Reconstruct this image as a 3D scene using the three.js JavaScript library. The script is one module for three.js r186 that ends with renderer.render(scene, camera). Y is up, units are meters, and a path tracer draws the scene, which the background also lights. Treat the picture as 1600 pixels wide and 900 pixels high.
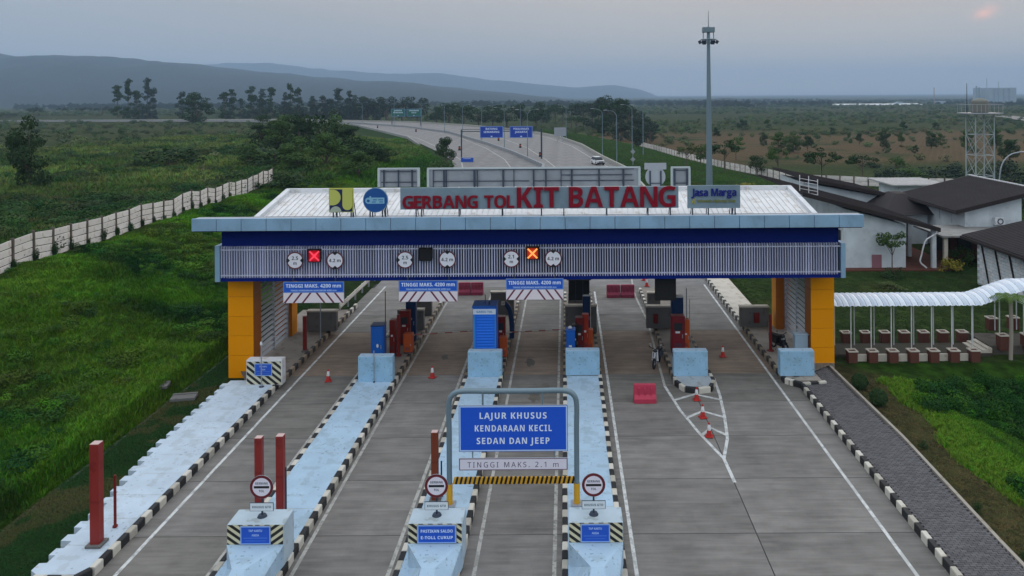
import * as THREE from 'three';
import { mergeGeometries } from 'three/addons/utils/BufferGeometryUtils.js';
import { RoundedBoxGeometry } from 'three/addons/geometries/RoundedBoxGeometry.js';
import { TextGeometry } from 'three/addons/geometries/TextGeometry.js';
import { FontLoader } from 'three/addons/loaders/FontLoader.js';

// ---------- camera, sky, sun, exposure ----------
const scene = new THREE.Scene();
const F = 1200, H = 15.4, CX = 883, CY = 148, ROLL = 0.0065;      // lens in photo pixels, eye height in metres
const camera = new THREE.PerspectiveCamera(2 * Math.atan(752 / F) * 180 / Math.PI, 16 / 9, 0.5, 16000);
camera.setViewOffset(1766, 1504, 0, 604, 1600, 900);
camera.position.set(0, H, 0);
camera.rotation.set(0, 0, -ROLL);
const SUN = new THREE.Vector3(657, 124, -1200).normalize();
{
  const W = 1024, Hh = 512, d = new Float32Array(W * Hh * 4);
  const mix = (a, b, t) => a.map((v, i) => v + (b[i] - v) * t);
  for (let j = 0; j < Hh; j++) for (let i = 0; i < W; i++) {
    const el = ((j + 0.5) / Hh - 0.5) * Math.PI, az = ((i + 0.5) / W - 0.5) * 2 * Math.PI;
    const v = [Math.cos(el) * Math.cos(az), Math.sin(el), Math.cos(el) * Math.sin(az)];
    const c = v[0] * SUN.x + v[1] * SUN.y + v[2] * SUN.z;          // towards the sun behind the murk
    const near = Math.pow(Math.max(0, 0.5 + 0.5 * c), 4);
    const up = Math.max(0, v[1]);
    const away = Math.max(0, 0.35 - c) / 1.35;                       // the clear-lit cloud opposite the murky sunset
    let col = mix(mix([0.235, 0.30, 0.37], [0.44, 0.48, 0.53], Math.min(1, away * 1.4)), [0.545, 0.505, 0.45], near);
    const top = mix([1.02, 1.06, 1.13], [1.04, 1.06, 1.10], near);    // overcast: brighter overhead
    const lift = Math.min(1, Math.max(0, (up - 0.06) / 0.46));
    col = mix(col, top, lift * lift * (3 - 2 * lift));
    const band = Math.exp(-Math.pow((el - 0.125) / 0.03, 2)) * near;  // faint warm streak of cloud
    const wob = 0.6 + 0.4 * Math.sin(az * 7.3 + 1.1) * Math.sin(az * 3.1 + el * 20);
    col = mix(col, [0.50, 0.42, 0.38], 0.6 * band * wob);
    const dx = az - Math.atan2(SUN.z, SUN.x), dy = el - Math.asin(SUN.y);
    const g = Math.exp(-(dx * dx / 0.00009 + Math.pow(dy - dx * 0.35, 2) / 0.000014));   // the veiled sun
    col = [col[0] + 0.75 * g, col[1] + 0.14 * g, col[2] + 0.0 * g];
    d.set([...col, 1], (j * W + i) * 4);
  }
  const t = new THREE.DataTexture(d, W, Hh, THREE.RGBAFormat, THREE.FloatType);
  t.mapping = THREE.EquirectangularReflectionMapping; t.magFilter = t.minFilter = THREE.LinearFilter; t.needsUpdate = true;
  scene.background = t; scene.environment = t;
}
const sun = new THREE.DirectionalLight(0xffd2b0, 0.5);
sun.position.copy(SUN).multiplyScalar(400); sun.target.position.set(0, 0, -60);
sun.castShadow = true; sun.shadow.radius = 30; sun.shadow.mapSize.set(2048, 2048);
Object.assign(sun.shadow.camera, { left: -160, right: 160, top: 160, bottom: -160, near: 1, far: 900 });
scene.add(sun, sun.target);
const renderer = new THREE.WebGLRenderer({ antialias: true });
renderer.toneMapping = THREE.LinearToneMapping; renderer.toneMappingExposure = 1.2;
renderer.shadowMap.enabled = true;
scene.fog = new THREE.FogExp2(0xa6c4e2, 0.00018);

// ---------- helpers ----------
let seed = 12345;
const rnd = () => { seed = (seed * 1664525 + 1013904223) >>> 0; return seed / 4294967296; };
const rr = (a, b) => a + (b - a) * rnd();
const clamp = (v, a, b) => Math.min(b, Math.max(a, v));
const smooth = (a, b, v) => { const t = clamp((v - a) / (b - a), 0, 1); return t * t * (3 - 2 * t); };
const lin = (x, pts) => { if (x <= pts[0][0]) return pts[0][1]; for (let i = 1; i < pts.length; i++) if (x <= pts[i][0]) { const [a, b] = [pts[i - 1], pts[i]]; return b[1] + (a[1] - b[1]) * (b[0] - x) / (b[0] - a[0]); } return pts[pts.length - 1][1]; };
const CR = Math.cos(ROLL), SR = Math.sin(ROLL);
const uv = (x, y) => { const p = x - CX, q = y - CY; return [p * CR - q * SR, p * SR + q * CR]; };
const at = (x, y, D) => { const [u, v] = uv(x, y); return new THREE.Vector3(u * D / F, H - v * D / F, -D); };      // a survey point at distance D
const onLevel = (x, y, e = 0) => at(x, y, F * (H - e) / uv(x, y)[1]);                                                // a survey point at height e
function hash(i, j, s) { let h = (i * 374761393 + j * 668265263 + s * 974711) | 0; h = Math.imul(h ^ (h >>> 13), 1274126177); return ((h ^ (h >>> 16)) >>> 0) / 4294967296; }
function vn(x, y, s = 0, per = 0) {
  const i = Math.floor(x), j = Math.floor(y), f = x - i, g = y - j, w = (a) => per ? ((a % per) + per) % per : a;
  const a = f * f * (3 - 2 * f), b = g * g * (3 - 2 * g);
  const h = (p, q) => hash(w(p), w(q), s);
  return (h(i, j) * (1 - a) + h(i + 1, j) * a) * (1 - b) + (h(i, j + 1) * (1 - a) + h(i + 1, j + 1) * a) * b;
}
const fbm = (x, y, s = 0, o = 4) => { let r = 0, a = 0.5, t = 0; for (let k = 0; k < o; k++) { r += a * vn(x, y, s + k); t += a; a *= 0.5; x *= 2.03; y *= 2.03; } return r / t; };

const used = {};
function numbered(n) { const k = used[n] = (used[n] ?? -1) + 1; return k ? n + '_' + String(k).padStart(3, '0') : n; }
function tag(o, label, category, group, kind) {
  if (label) o.userData.label = label;
  if (category) o.userData.category = category;
  if (group) o.userData.group = group;
  if (kind) o.userData.kind = kind;
  return o;
}
function thing(name, label, category, pos = [0, 0, 0], turn = 0, group, kind) {
  const o = new THREE.Group(); o.name = numbered(name); o.position.set(...pos); o.rotation.y = turn; scene.add(o);
  return tag(o, label, category, group, kind);
}
function mesh(name, geo, mat, parent) {
  const m = new THREE.Mesh(Array.isArray(geo) ? merge(geo) : geo, mat);
  m.castShadow = m.receiveShadow = true;
  if (parent) { m.name = name; parent.add(m); } else { m.name = numbered(name); scene.add(m); }
  return m;
}
function merge(gs) {
  return mergeGeometries(gs.map((g) => { const k = g.index ? g.toNonIndexed() : g; for (const n of Object.keys(k.attributes)) if (!['position', 'normal', 'uv'].includes(n)) k.deleteAttribute(n); return k; }));
}
// box from limits, uv in metres
function box(x0, x1, y0, y1, z0, z1) {
  const g = new THREE.BoxGeometry(Math.abs(x1 - x0), Math.abs(y1 - y0), Math.abs(z1 - z0));
  g.translate((x0 + x1) / 2, (y0 + y1) / 2, (z0 + z1) / 2); return metricUV(g);
}
function metricUV(g) {
  const p = g.attributes.position, n = g.attributes.normal, a = new Float32Array(p.count * 2);
  for (let i = 0; i < p.count; i++) {
    const X = Math.abs(n.getX(i)), Y = Math.abs(n.getY(i)), Z = Math.abs(n.getZ(i));
    if (Y >= X && Y >= Z) { a[2 * i] = p.getX(i); a[2 * i + 1] = p.getZ(i); }
    else if (X > Z) { a[2 * i] = p.getZ(i); a[2 * i + 1] = p.getY(i); } else { a[2 * i] = p.getX(i); a[2 * i + 1] = p.getY(i); }
  }
  g.setAttribute('uv', new THREE.BufferAttribute(a, 2)); return g;
}
function rbox(x0, x1, y0, y1, z0, z1, r = 0.02, s = 1) {
  const g = new RoundedBoxGeometry(x1 - x0, y1 - y0, z1 - z0, s, r); g.translate((x0 + x1) / 2, (y0 + y1) / 2, (z0 + z1) / 2); return metricUV(g);
}
const cyl = (r0, r1, y0, y1, x = 0, z = 0, n = 12) => { const g = new THREE.CylinderGeometry(r1, r0, y1 - y0, n); g.translate(x, (y0 + y1) / 2, z); return g; };
function bar(a, b, r, n = 6) {
  const A = new THREE.Vector3(...a), B = new THREE.Vector3(...b), d = B.clone().sub(A), g = new THREE.CylinderGeometry(r, r, d.length(), n);
  g.applyQuaternion(new THREE.Quaternion().setFromUnitVectors(new THREE.Vector3(0, 1, 0), d.normalize()));
  g.translate((a[0] + b[0]) / 2, (a[1] + b[1]) / 2, (a[2] + b[2]) / 2); return g;
}
const tube = (pts, r, n = 24, rs = 8) => new THREE.TubeGeometry(new THREE.CatmullRomCurve3(pts.map((p) => new THREE.Vector3(...p))), n, r, rs);
// polygon faces: list of loops of [x,y,z]
function faces(loops) {
  const pos = [], nor = [], u = [];
  for (const l of loops) for (let i = 1; i + 1 < l.length; i++) {
    const t = [l[0], l[i], l[i + 1]].map((p) => new THREE.Vector3(...p));
    const n = t[1].clone().sub(t[0]).cross(t[2].clone().sub(t[0])).normalize();
    for (const p of t) { pos.push(p.x, p.y, p.z); nor.push(n.x, n.y, n.z); u.push(Math.abs(n.x) > 0.7 ? p.z : p.x, Math.abs(n.y) > 0.6 ? p.z : p.y); }
  }
  const g = new THREE.BufferGeometry();
  g.setAttribute('position', new THREE.Float32BufferAttribute(pos, 3)); g.setAttribute('normal', new THREE.Float32BufferAttribute(nor, 3)); g.setAttribute('uv', new THREE.Float32BufferAttribute(u, 2));
  return g;
}
// solid between two loops of equal length (bottom, top)
function loft(b, t) {
  const L = [t, [...b].reverse()];
  for (let i = 0; i < b.length; i++) { const j = (i + 1) % b.length; L.push([b[i], b[j], t[j], t[i]]); }
  return faces(L);
}
const flat = (pts, y) => pts.map(([x, D]) => [x, y, -D]);
function slab(pts, y0, y1) { return loft(flat(pts, y0), flat(pts, y1)); }          // pts [x, D] counter-clockwise seen from above
function strip(pts, w, y) {                                                        // a flat ribbon along [x, D] points
  const L = [], R = [];
  pts.forEach((p, i) => { const a = pts[Math.max(0, i - 1)], b = pts[Math.min(pts.length - 1, i + 1)]; const dx = b[0] - a[0], dz = b[1] - a[1], l = Math.hypot(dx, dz); L.push([p[0] - dz / l * w / 2, y, -(p[1] + dx / l * w / 2)]); R.push([p[0] + dz / l * w / 2, y, -(p[1] - dx / l * w / 2)]); });
  return faces(pts.slice(1).map((_, i) => [L[i], R[i], R[i + 1], L[i + 1]]));
}
// a strip standing up along [x, D] points
function wallAlong(pts, w, y0, y1) {
  const out = [];
  for (let i = 1; i < pts.length; i++) {
    const [a, b] = [pts[i - 1], pts[i]], dx = b[0] - a[0], dz = b[1] - a[1], l = Math.hypot(dx, dz), nx = -dz / l * w / 2, nz = dx / l * w / 2;
    out.push(slab([[a[0] - nx, a[1] - nz], [b[0] - nx, b[1] - nz], [b[0] + nx, b[1] + nz], [a[0] + nx, a[1] + nz]], y0, y1));
  }
  return out;
}

// ---------- textures ----------
function noiseTex(n, metres, fn, srgb = true) {
  const d = new Uint8Array(n * n * 4);
  for (let j = 0; j < n; j++) for (let i = 0; i < n; i++) { const c = fn(i / n, j / n); const k = (j * n + i) * 4; for (let q = 0; q < 3; q++) d[k + q] = clamp(Math.round((c[q] ?? c[0]) * 255), 0, 255); d[k + 3] = 255; }
  const t = new THREE.DataTexture(d, n, n); t.wrapS = t.wrapT = THREE.RepeatWrapping; t.magFilter = THREE.LinearFilter; t.repeat.set(1 / metres, 1 / metres);
  if (srgb) t.colorSpace = THREE.SRGBColorSpace; t.needsUpdate = true; return t;
}
const pf = (u, v, f, s, o = 4) => { let r = 0, a = 0.5, t = 0, p = f; for (let k = 0; k < o; k++) { r += a * vn(u * p, v * p, s + k, p); t += a; a *= 0.5; p *= 2; } return r / t; };
const pf2 = (u, v, fu, fv, s) => { // stretched periodic noise
  const per = Math.max(fu, fv); const i = u * fu, j = v * fv; const a = Math.floor(i), b = Math.floor(j), f = i - a, g = j - b;
  const h = (p, q) => hash(((p % fu) + fu) % fu, ((q % fv) + fv) % fv, s), A = f * f * (3 - 2 * f), B = g * g * (3 - 2 * g);
  return (h(a, b) * (1 - A) + h(a + 1, b) * A) * (1 - B) + (h(a, b + 1) * (1 - A) + h(a + 1, b + 1) * A) * B;
};
const concTex = noiseTex(1024, 9, (u, v) => {
  let c = 0.76 + 0.14 * (pf(u, v, 6, 1, 5) - 0.5) + 0.09 * (pf2(u, v, 7, 60, 20) - 0.5) + 0.06 * (pf2(u, v, 14, 150, 24) - 0.5) + 0.10 * (pf(u, v, 20, 140, 4) - 0.5) + 0.08 * (hash(u * 1024 | 0, v * 1024 | 0, 3) - 0.5);
  const st = smooth(0.62, 0.75, pf(u, v, 9, 40, 4)); c -= 0.03 * st;
  return [c, c * 0.995, c * 0.985];
});
const plainTex = noiseTex(512, 5, (u, v) => { const c = 0.88 + 0.16 * (pf(u, v, 5, 61, 5) - 0.5) + 0.07 * (hash(u * 512 | 0, v * 512 | 0, 9) - 0.5) - 0.04 * smooth(0.6, 0.8, pf(u, v, 12, 75, 4)); return [c]; });
const grimeTex = noiseTex(512, 3, (u, v) => { let c = 0.92 + 0.12 * (pf(u, v, 4, 81, 5) - 0.5) + 0.04 * (hash(u * 512 | 0, v * 512 | 0, 19) - 0.5); const s = smooth(0.6, 0.7, pf(u, v, 10, 95, 5)); c -= 0.08 * s; return [c, c * (1 - 0.02 * s), c * (1 - 0.05 * s)]; });
const wornTex = noiseTex(1024, 5, (u, v) => { const w = smooth(0.50, 0.62, pf(u, v, 22, 221, 5)), f = smooth(0.62, 0.7, pf(u, v, 60, 231, 3)); const c = 0.95 - 0.12 * w - 0.14 * f; return [c, c, c * 0.98]; });
const deckTex = noiseTex(1024, 6, (u, v) => {   // worn paint: faint mottling, rubbed patches, small dark scuffs and a few rusty specks
  let c = 0.90 + 0.12 * (pf(u, v, 8, 161, 5) - 0.5) + 0.06 * (hash(u * 1024 | 0, v * 1024 | 0, 39) - 0.5); const w = smooth(0.58, 0.66, pf(u, v, 14, 175, 5)), k = smooth(0.74, 0.80, pf(u, v, 50, 190, 3)), r = smooth(0.76, 0.82, pf(u, v, 30, 201, 4));
  c -= 0.04 * w + 0.14 * k; return [c, c - 0.05 * r - 0.005 * w, c - 0.10 * r - 0.015 * w];
});
const grassTex = noiseTex(512, 3.5, (u, v) => { const c = 0.62 + 0.5 * (pf(u, v, 8, 101, 6) - 0.5) + 0.25 * (hash(u * 512 | 0, v * 512 | 0, 29) - 0.5); return [c * 0.95, c, c * 0.85]; });
const bumpTex = noiseTex(512, 3.5, (u, v) => [pf(u, v, 16, 120, 5)], false);

const C = (r, g, b) => new THREE.Color().setRGB(r, g, b);
const mat = (r, g, b, rough = 0.8, o = {}) => new THREE.MeshPhysicalMaterial({ color: C(r, g, b), roughness: rough, specularIntensity: 0.45, ...o });
const M = {
  conc: [0.31, 0.285, 0.33, 0.30].map((v, i) => mat(v * 1.06, v * 1.035, v * (i === 1 ? 0.97 : 0.995), 0.85, { map: concTex, bumpMap: bumpTex, bumpScale: 0.004 })),
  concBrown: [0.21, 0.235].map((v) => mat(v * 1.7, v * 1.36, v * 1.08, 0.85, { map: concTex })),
  roadFar: mat(0.36, 0.36, 0.365, 0.9, { map: concTex }),
  joint: mat(0.045, 0.045, 0.045, 0.95),
  line: mat(0.66, 0.69, 0.72, 0.7, { map: wornTex }),
  lineOld: mat(0.48, 0.48, 0.47, 0.75, { map: wornTex }),
  deck: mat(0.47, 0.66, 0.83, 0.8, { map: deckTex }),
  deckPale: mat(0.60, 0.73, 0.85, 0.8, { map: deckTex }),
  blockBlue: mat(0.36, 0.62, 0.84, 0.75, { map: deckTex }),
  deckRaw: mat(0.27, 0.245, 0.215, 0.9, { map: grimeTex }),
  kerbW: mat(0.72, 0.70, 0.61, 0.75, { map: grimeTex }),
  kerbK: mat(0.03, 0.032, 0.034, 0.6, { map: grimeTex }),
  steel: mat(0.33, 0.36, 0.40, 0.5, { metalness: 0.4 }),
  galv: mat(0.17, 0.24, 0.28, 0.5, { metalness: 0.3 }),
  darkSteel: mat(0.035, 0.05, 0.075, 0.5),
  navy: mat(0.002, 0.015, 0.16, 0.7, { specularIntensity: 0.2 }),
  navyDeep: mat(0.006, 0.014, 0.06, 0.6),
  alu: mat(0.36, 0.58, 0.80, 0.42, { metalness: 0.15, map: plainTex }),
  white: mat(0.76, 0.79, 0.82, 0.6, { map: grimeTex }),
  roof: mat(0.80, 0.81, 0.82, 0.5, { map: grimeTex }),
  slat: mat(0.55, 0.58, 0.70, 0.5),
  yellow: [0, 1, 2].map((i) => mat(0.80 - i * 0.02, 0.30 - i * 0.008, 0.001, 0.5, { specularIntensity: 0.25 })),
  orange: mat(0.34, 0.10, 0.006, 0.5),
  red: mat(0.30, 0.035, 0.03, 0.45, { map: grimeTex }),
  redDark: mat(0.17, 0.015, 0.012, 0.45),
  rust: mat(0.22, 0.05, 0.022, 0.6, { map: grimeTex }),
  orangeRed: mat(0.42, 0.075, 0.015, 0.5),
  coneRed: mat(0.40, 0.03, 0.025, 0.5),
  pink: mat(0.62, 0.06, 0.12, 0.5, { map: plainTex }),
  pinkOld: mat(0.36, 0.06, 0.11, 0.6, { map: plainTex }),
  letter: mat(0.22, 0.006, 0.02, 0.4),
  blueCab: mat(0.010, 0.10, 0.42, 0.45),
  blueBright: mat(0.010, 0.17, 0.80, 0.5),
  blueDark: mat(0.008, 0.035, 0.11, 0.45),
  black: mat(0.012, 0.012, 0.014, 0.5),
  blackMat: mat(0.015, 0.015, 0.015, 0.9),
  greyWall: mat(0.17, 0.17, 0.165, 0.9, { map: grimeTex }),
  cream: mat(0.62, 0.58, 0.5, 0.8, { map: grimeTex }),
  wallWhite: mat(0.76, 0.85, 0.90, 0.8, { map: plainTex }),
  roofBrown: mat(0.038, 0.033, 0.035, 0.85, { map: plainTex }),
  roofEdge: mat(0.025, 0.02, 0.02, 0.8),
  brick: mat(0.13, 0.05, 0.035, 0.9, { map: grimeTex }),
  yellowPaint: mat(0.62, 0.33, 0.02, 0.5),
  glass: mat(0.03, 0.035, 0.04, 0.12),
  fencePanel: [0, 1, 2].map((i) => mat(0.88 - 0.05 * i, 0.84 - 0.05 * i, 0.80 - 0.05 * i, 0.9, { map: grimeTex })),
  fencePost: mat(0.13, 0.11, 0.09, 0.9, { map: grimeTex }),
  paver: mat(0.105, 0.105, 0.11, 0.9),
  poly: mat(0.66, 0.74, 0.82, 0.4),
  towerSteel: mat(0.34, 0.40, 0.42, 0.6, { metalness: 0.2 }),
  trunk: mat(0.10, 0.08, 0.06, 0.95),
  trunkPale: mat(0.3, 0.27, 0.23, 0.95),
  rubber: mat(0.02, 0.02, 0.02, 0.85),
  chrome: mat(0.5, 0.5, 0.5, 0.25, { metalness: 0.9 }),
};
const font = await new FontLoader().loadAsync('fonts/droid/droid_sans_bold.typeface.json');
function canvasTex(w, h, draw) {
  const c = document.createElement('canvas'); c.width = w; c.height = h; const x = c.getContext('2d'); draw(x, w, h);
  const t = new THREE.CanvasTexture(c); t.colorSpace = THREE.SRGBColorSpace; t.magFilter = THREE.LinearFilter; return t;
}
const printed = (w, h, draw, rough = 0.5) => new THREE.MeshStandardMaterial({ map: canvasTex(w, h, draw), roughness: rough });
const txt = (x, s, X, Y, size, col, maxW, weight = 'bold') => { x.fillStyle = col; x.font = weight + ' ' + size + 'px sans-serif'; x.textAlign = 'center'; x.textBaseline = 'middle'; if (maxW) x.fillText(s, X, Y, maxW); else x.fillText(s, X, Y); };
const face = (w, h, m, name, parent, x, y, z) => { const p = mesh(name, new THREE.PlaneGeometry(w, h), m, parent); p.position.set(x, y, z); return p; };

// ---------- terrain ----------
const EDGE = [  // left edge, right edge of the paving, as [x, D]
  [[-15.4, 62], [12.5, 62]], [[-15.4, 80], [12.5, 80]], [[-18, 110], [12.5, 120]], [[-22, 150], [12.2, 154]], [[-27, 183], [8.7, 184]], [[-38, 220], [4.5, 230]], [[-56, 276], [-3, 276]],
  [[-85, 345], [-17, 324]], [[-113, 410], [-50, 385]], [[-150, 450], [-90, 440]], [[-220, 480], [-180, 500]], [[-330, 497], [-320, 522]], [[-700, 505], [-700, 532]]];
const leftEdge = (D) => lin(D, [[0, -15.4], ...EDGE.map(([a]) => [a[1], a[0]])]);
const rightEdge = (D) => lin(D, [[0, 14.4], [42, 14.4], [44, 12.5], ...EDGE.map(([, b]) => [b[1], b[0]])]);
const FENCE = (D) => -36.5 - 0.1 * (D - 49.5);
function ground(x, D) {
  const t = leftEdge(D) - x, s = x - rightEdge(D);
  if (D > 700) return lin(D, [[700, x > 0 ? -5 : -1], [2500, -12]]);
  if (t > 0) {
    const top = lin(D, [[20, 4.6], [50, 4.5], [100, 3.1], [180, 3], [300, 1.6], [420, 0], [700, -1]]);
    const start = lin(D, [[75, 6.2], [100, 1.5], [400, 3]]), run = D < 112 ? leftEdge(D) - FENCE(D) - start - 0.2 : lin(D, [[112, 22], [140, 20], [300, 30]]);
    let e = -0.12 + top * smooth(start, start + run, t) * (0.92 + 0.08 * smooth(start, start + run * 2, t));
    if (D < 66 && t > 4.9 && t < 6.4) e -= 0.75 * Math.min(1, (t - 4.9) / 0.4) * Math.min(1, (6.4 - t) / 0.3);
    if (t > start + 1) e += ((fbm(x * 0.25, D * 0.25, 5) - 0.5) * 0.7 + (D < 130 ? (fbm(x * 0.7, D * 0.7, 6, 2) - 0.5) * 0.55 : 0)) * Math.min(1, (t - start) / 6) + (fbm(x * 0.03, D * 0.03, 8) - 0.5) * 1.2 * smooth(20, 80, t);
    return e;
  }
  if (s > 0) {
    let e = -0.12;
    if (D < 44) e += -1.9 * smooth(3.0, 9, s) * smooth(44, 38, D);
    e += lin(D, [[100, 0], [170, -1], [300, -2.5], [700, -5]]) * smooth(4, 30, s);
    if (D > 90 && D < 330) e += 1.1 * smooth(0.5, 5, s) * smooth(26, 10, s) * smooth(90, 130, D);
    e += (fbm(x * 0.2, D * 0.2, 15) - 0.5) * 0.3 * smooth(1, 8, s) * (D > 60 || D < 42 ? 1 : 0.2);
    return e;
  }
  return -0.2;
}
function hit(x, y) {   // where the line of sight through a survey point meets the ground
  let a = 18, b = 18; const f = (D) => { const p = at(x, y, D); return p.y - ground(p.x, D); };
  while (b < 9000 && f(b) > 0) { a = b; b *= 1.02; }
  for (let k = 0; k < 20; k++) { const m = (a + b) / 2; if (f(m) > 0) a = m; else b = m; }
  const p = at(x, y, a); return [p.x, ground(p.x, a), a];
}
{
  const xs = [], ds = [];
  for (let k = 16; k > 0; k--) xs.push(-130 - 90 * (Math.pow(1.34, k) - 1));
  for (let x = -130; x < -46; x += 2) xs.push(x);
  for (let x = -46; x < -14; x += 0.4) xs.push(x);
  for (let x = -14; x < 14; x += 2) xs.push(x);
  for (let x = 14; x < 50; x += 0.8) xs.push(x);
  for (let x = 50; x < 130; x += 2.5) xs.push(x);
  for (let k = 0; k <= 16; k++) xs.push(130 + 90 * (Math.pow(1.34, k) - 1));
  for (const d of [-2500, -900, -300, -100, -30, 0, 10]) ds.push(d);
  for (let d = 15; d < 130; d += 0.9) ds.push(d);
  for (let d = 130; d < 330; d += 3) ds.push(d);
  for (let d = 330; d < 11000; d *= 1.06) ds.push(d);
  const nx = xs.length, pos = [], col = [], u = [], idx = [];
  for (const D of ds) for (const x of xs) {
    pos.push(x, ground(x, Math.max(D, 12)), -D); u.push(x, D);
    const t = leftEdge(D) - x, s = x - rightEdge(D); let c;
    const n1 = fbm(x * 0.06, D * 0.06, 33), n2 = fbm(x * 0.3, D * 0.3, 37);
    const g = (a, b, k) => a.map((v, i) => v + (b[i] - v) * clamp(k, 0, 1));
    const lush = [0.05, 0.12, 0.014], dark = [0.022, 0.062, 0.014], dry = [0.13, 0.11, 0.055], olive = [0.11, 0.14, 0.05], brown = [0.235, 0.15, 0.105];
    if (t > 0) {
      c = D < 70 && t < 6.3 ? g(dark, dry, 0.25 * n2 + 0.3 * smooth(0.55, 0.7, n1)) : g(lush, dark, n2);
      if (t > 21) c = g(g(dark, olive, n1 * 1.6 - 0.2), dry, smooth(0.55, 0.8, n1) * 0.5 * smooth(80, 250, D));
      if (D > 230 && t > 12) c = g(c, g(olive, dry, n2), 0.5);
    } else {
      c = D < 44 ? g(dry, lush, smooth(2.0, 4.5, s + 2 * (n2 - 0.5))) : g(lush, dark, n2);
      if (D < 44 && s < 2.5) c = g(c, [0.10, 0.085, 0.05], 0.6);
      if (D > 44 && D < 120) c = g(dark, olive, n1);
      if (D > 120 && s > 22) c = g(g(olive, dark, n2), brown, smooth(170, 195, D) * smooth(420, 320, D) * smooth(0.36, 0.50, n1 + 0.08));
      if (D > 400) c = g(g(dark, olive, n2), brown, 0.15 * smooth(0.5, 0.6, n1));
    }
    col.push(...c);
  }
  for (let j = 0; j + 1 < ds.length; j++) for (let i = 0; i + 1 < nx; i++) { const a = j * nx + i; idx.push(a, a + 1, a + nx, a + 1, a + nx + 1, a + nx); }
  const geo = new THREE.BufferGeometry();
  geo.setAttribute('position', new THREE.Float32BufferAttribute(pos, 3)); geo.setAttribute('uv', new THREE.Float32BufferAttribute(u, 2)); geo.setAttribute('color', new THREE.Float32BufferAttribute(col, 3));
  geo.setIndex(idx); geo.computeVertexNormals();
  tag(mesh('ground', geo, new THREE.MeshPhysicalMaterial({ map: grassTex, vertexColors: true, roughness: 1, specularIntensity: 0.15, bumpMap: bumpTex, bumpScale: 0.05 })), 'grassy ground of banks and open fields around the toll plaza', null, null, 'structure');
}
// hills behind the plain, three ridges
{
  const ridge = (name, label, D, prof, depth, s) => {
    const n = 170, rows = 12, pos = [], idx = [], u = [];
    for (let j = 0; j <= rows; j++) for (let i = 0; i <= n; i++) {
      const px = -500 + (prof[prof.length - 1][0] + 40 + 500) * i / n, k = j / rows;
      const top = at(px, lin(px, prof), D), dd = D - depth * (1 - k), e0 = -14;
      const h = e0 + (top.y - e0) * Math.pow(Math.sin(k * Math.PI / 2), 1.15) * (k < 1 ? 0.90 + 0.2 * fbm(px * 0.02, k * 6, s) : 1) + (k > 0.99 ? (fbm(px * 0.05, 3, s + 3) - 0.5) * D * 0.0035 : 0);
      pos.push(top.x * (0.75 + 0.25 * k), h, -dd); u.push(top.x / 50, k * 20);
    }
    for (let j = 0; j < rows; j++) for (let i = 0; i < n; i++) { const a = j * (n + 1) + i; idx.push(a, a + 1, a + n + 1, a + 1, a + n + 2, a + n + 1); }
    // far side
    const base = pos.length / 3; for (let i = 0; i <= n; i++) { const q = (rows * (n + 1) + i) * 3; pos.push(pos[q], -14, pos[q + 2] - depth); u.push(0, 0); }
    for (let i = 0; i < n; i++) { const a = rows * (n + 1) + i; idx.push(a, a + 1, base + i, a + 1, base + i + 1, base + i); }
    const g = new THREE.BufferGeometry(); g.setAttribute('position', new THREE.Float32BufferAttribute(pos, 3)); g.setAttribute('uv', new THREE.Float32BufferAttribute(u, 2)); g.setIndex(idx); g.computeVertexNormals();
    tag(mesh(name, g, mat(0.022, 0.052, 0.06, 1, { map: grassTex })), label, null, null, 'structure');
  };
  ridge('hills', 'long wooded ridge on the left horizon', 3800, [[-500, 80], [0, 86], [60, 92], [150, 89], [250, 97], [330, 103], [400, 112], [470, 118], [560, 126], [640, 130], [700, 136], [800, 146], [900, 156], [1000, 166]], 1800, 71);
  ridge('far_hills', 'pale far ridge behind the wooded ridge', 8000, [[-500, 120], [200, 112], [330, 100], [420, 99], [500, 108], [600, 117], [680, 114], [760, 125], [830, 131], [900, 137], [960, 133], [1000, 140], [1030, 152], [1070, 160], [1200, 162]], 1500, 91);
  ridge('low_hills', 'low blue rise beyond the plain on the right', 2600, [[850, 168], [940, 160], [1050, 157], [1130, 154], [1230, 155], [1300, 160], [1390, 164], [1480, 168]], 500, 111);
}

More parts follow.
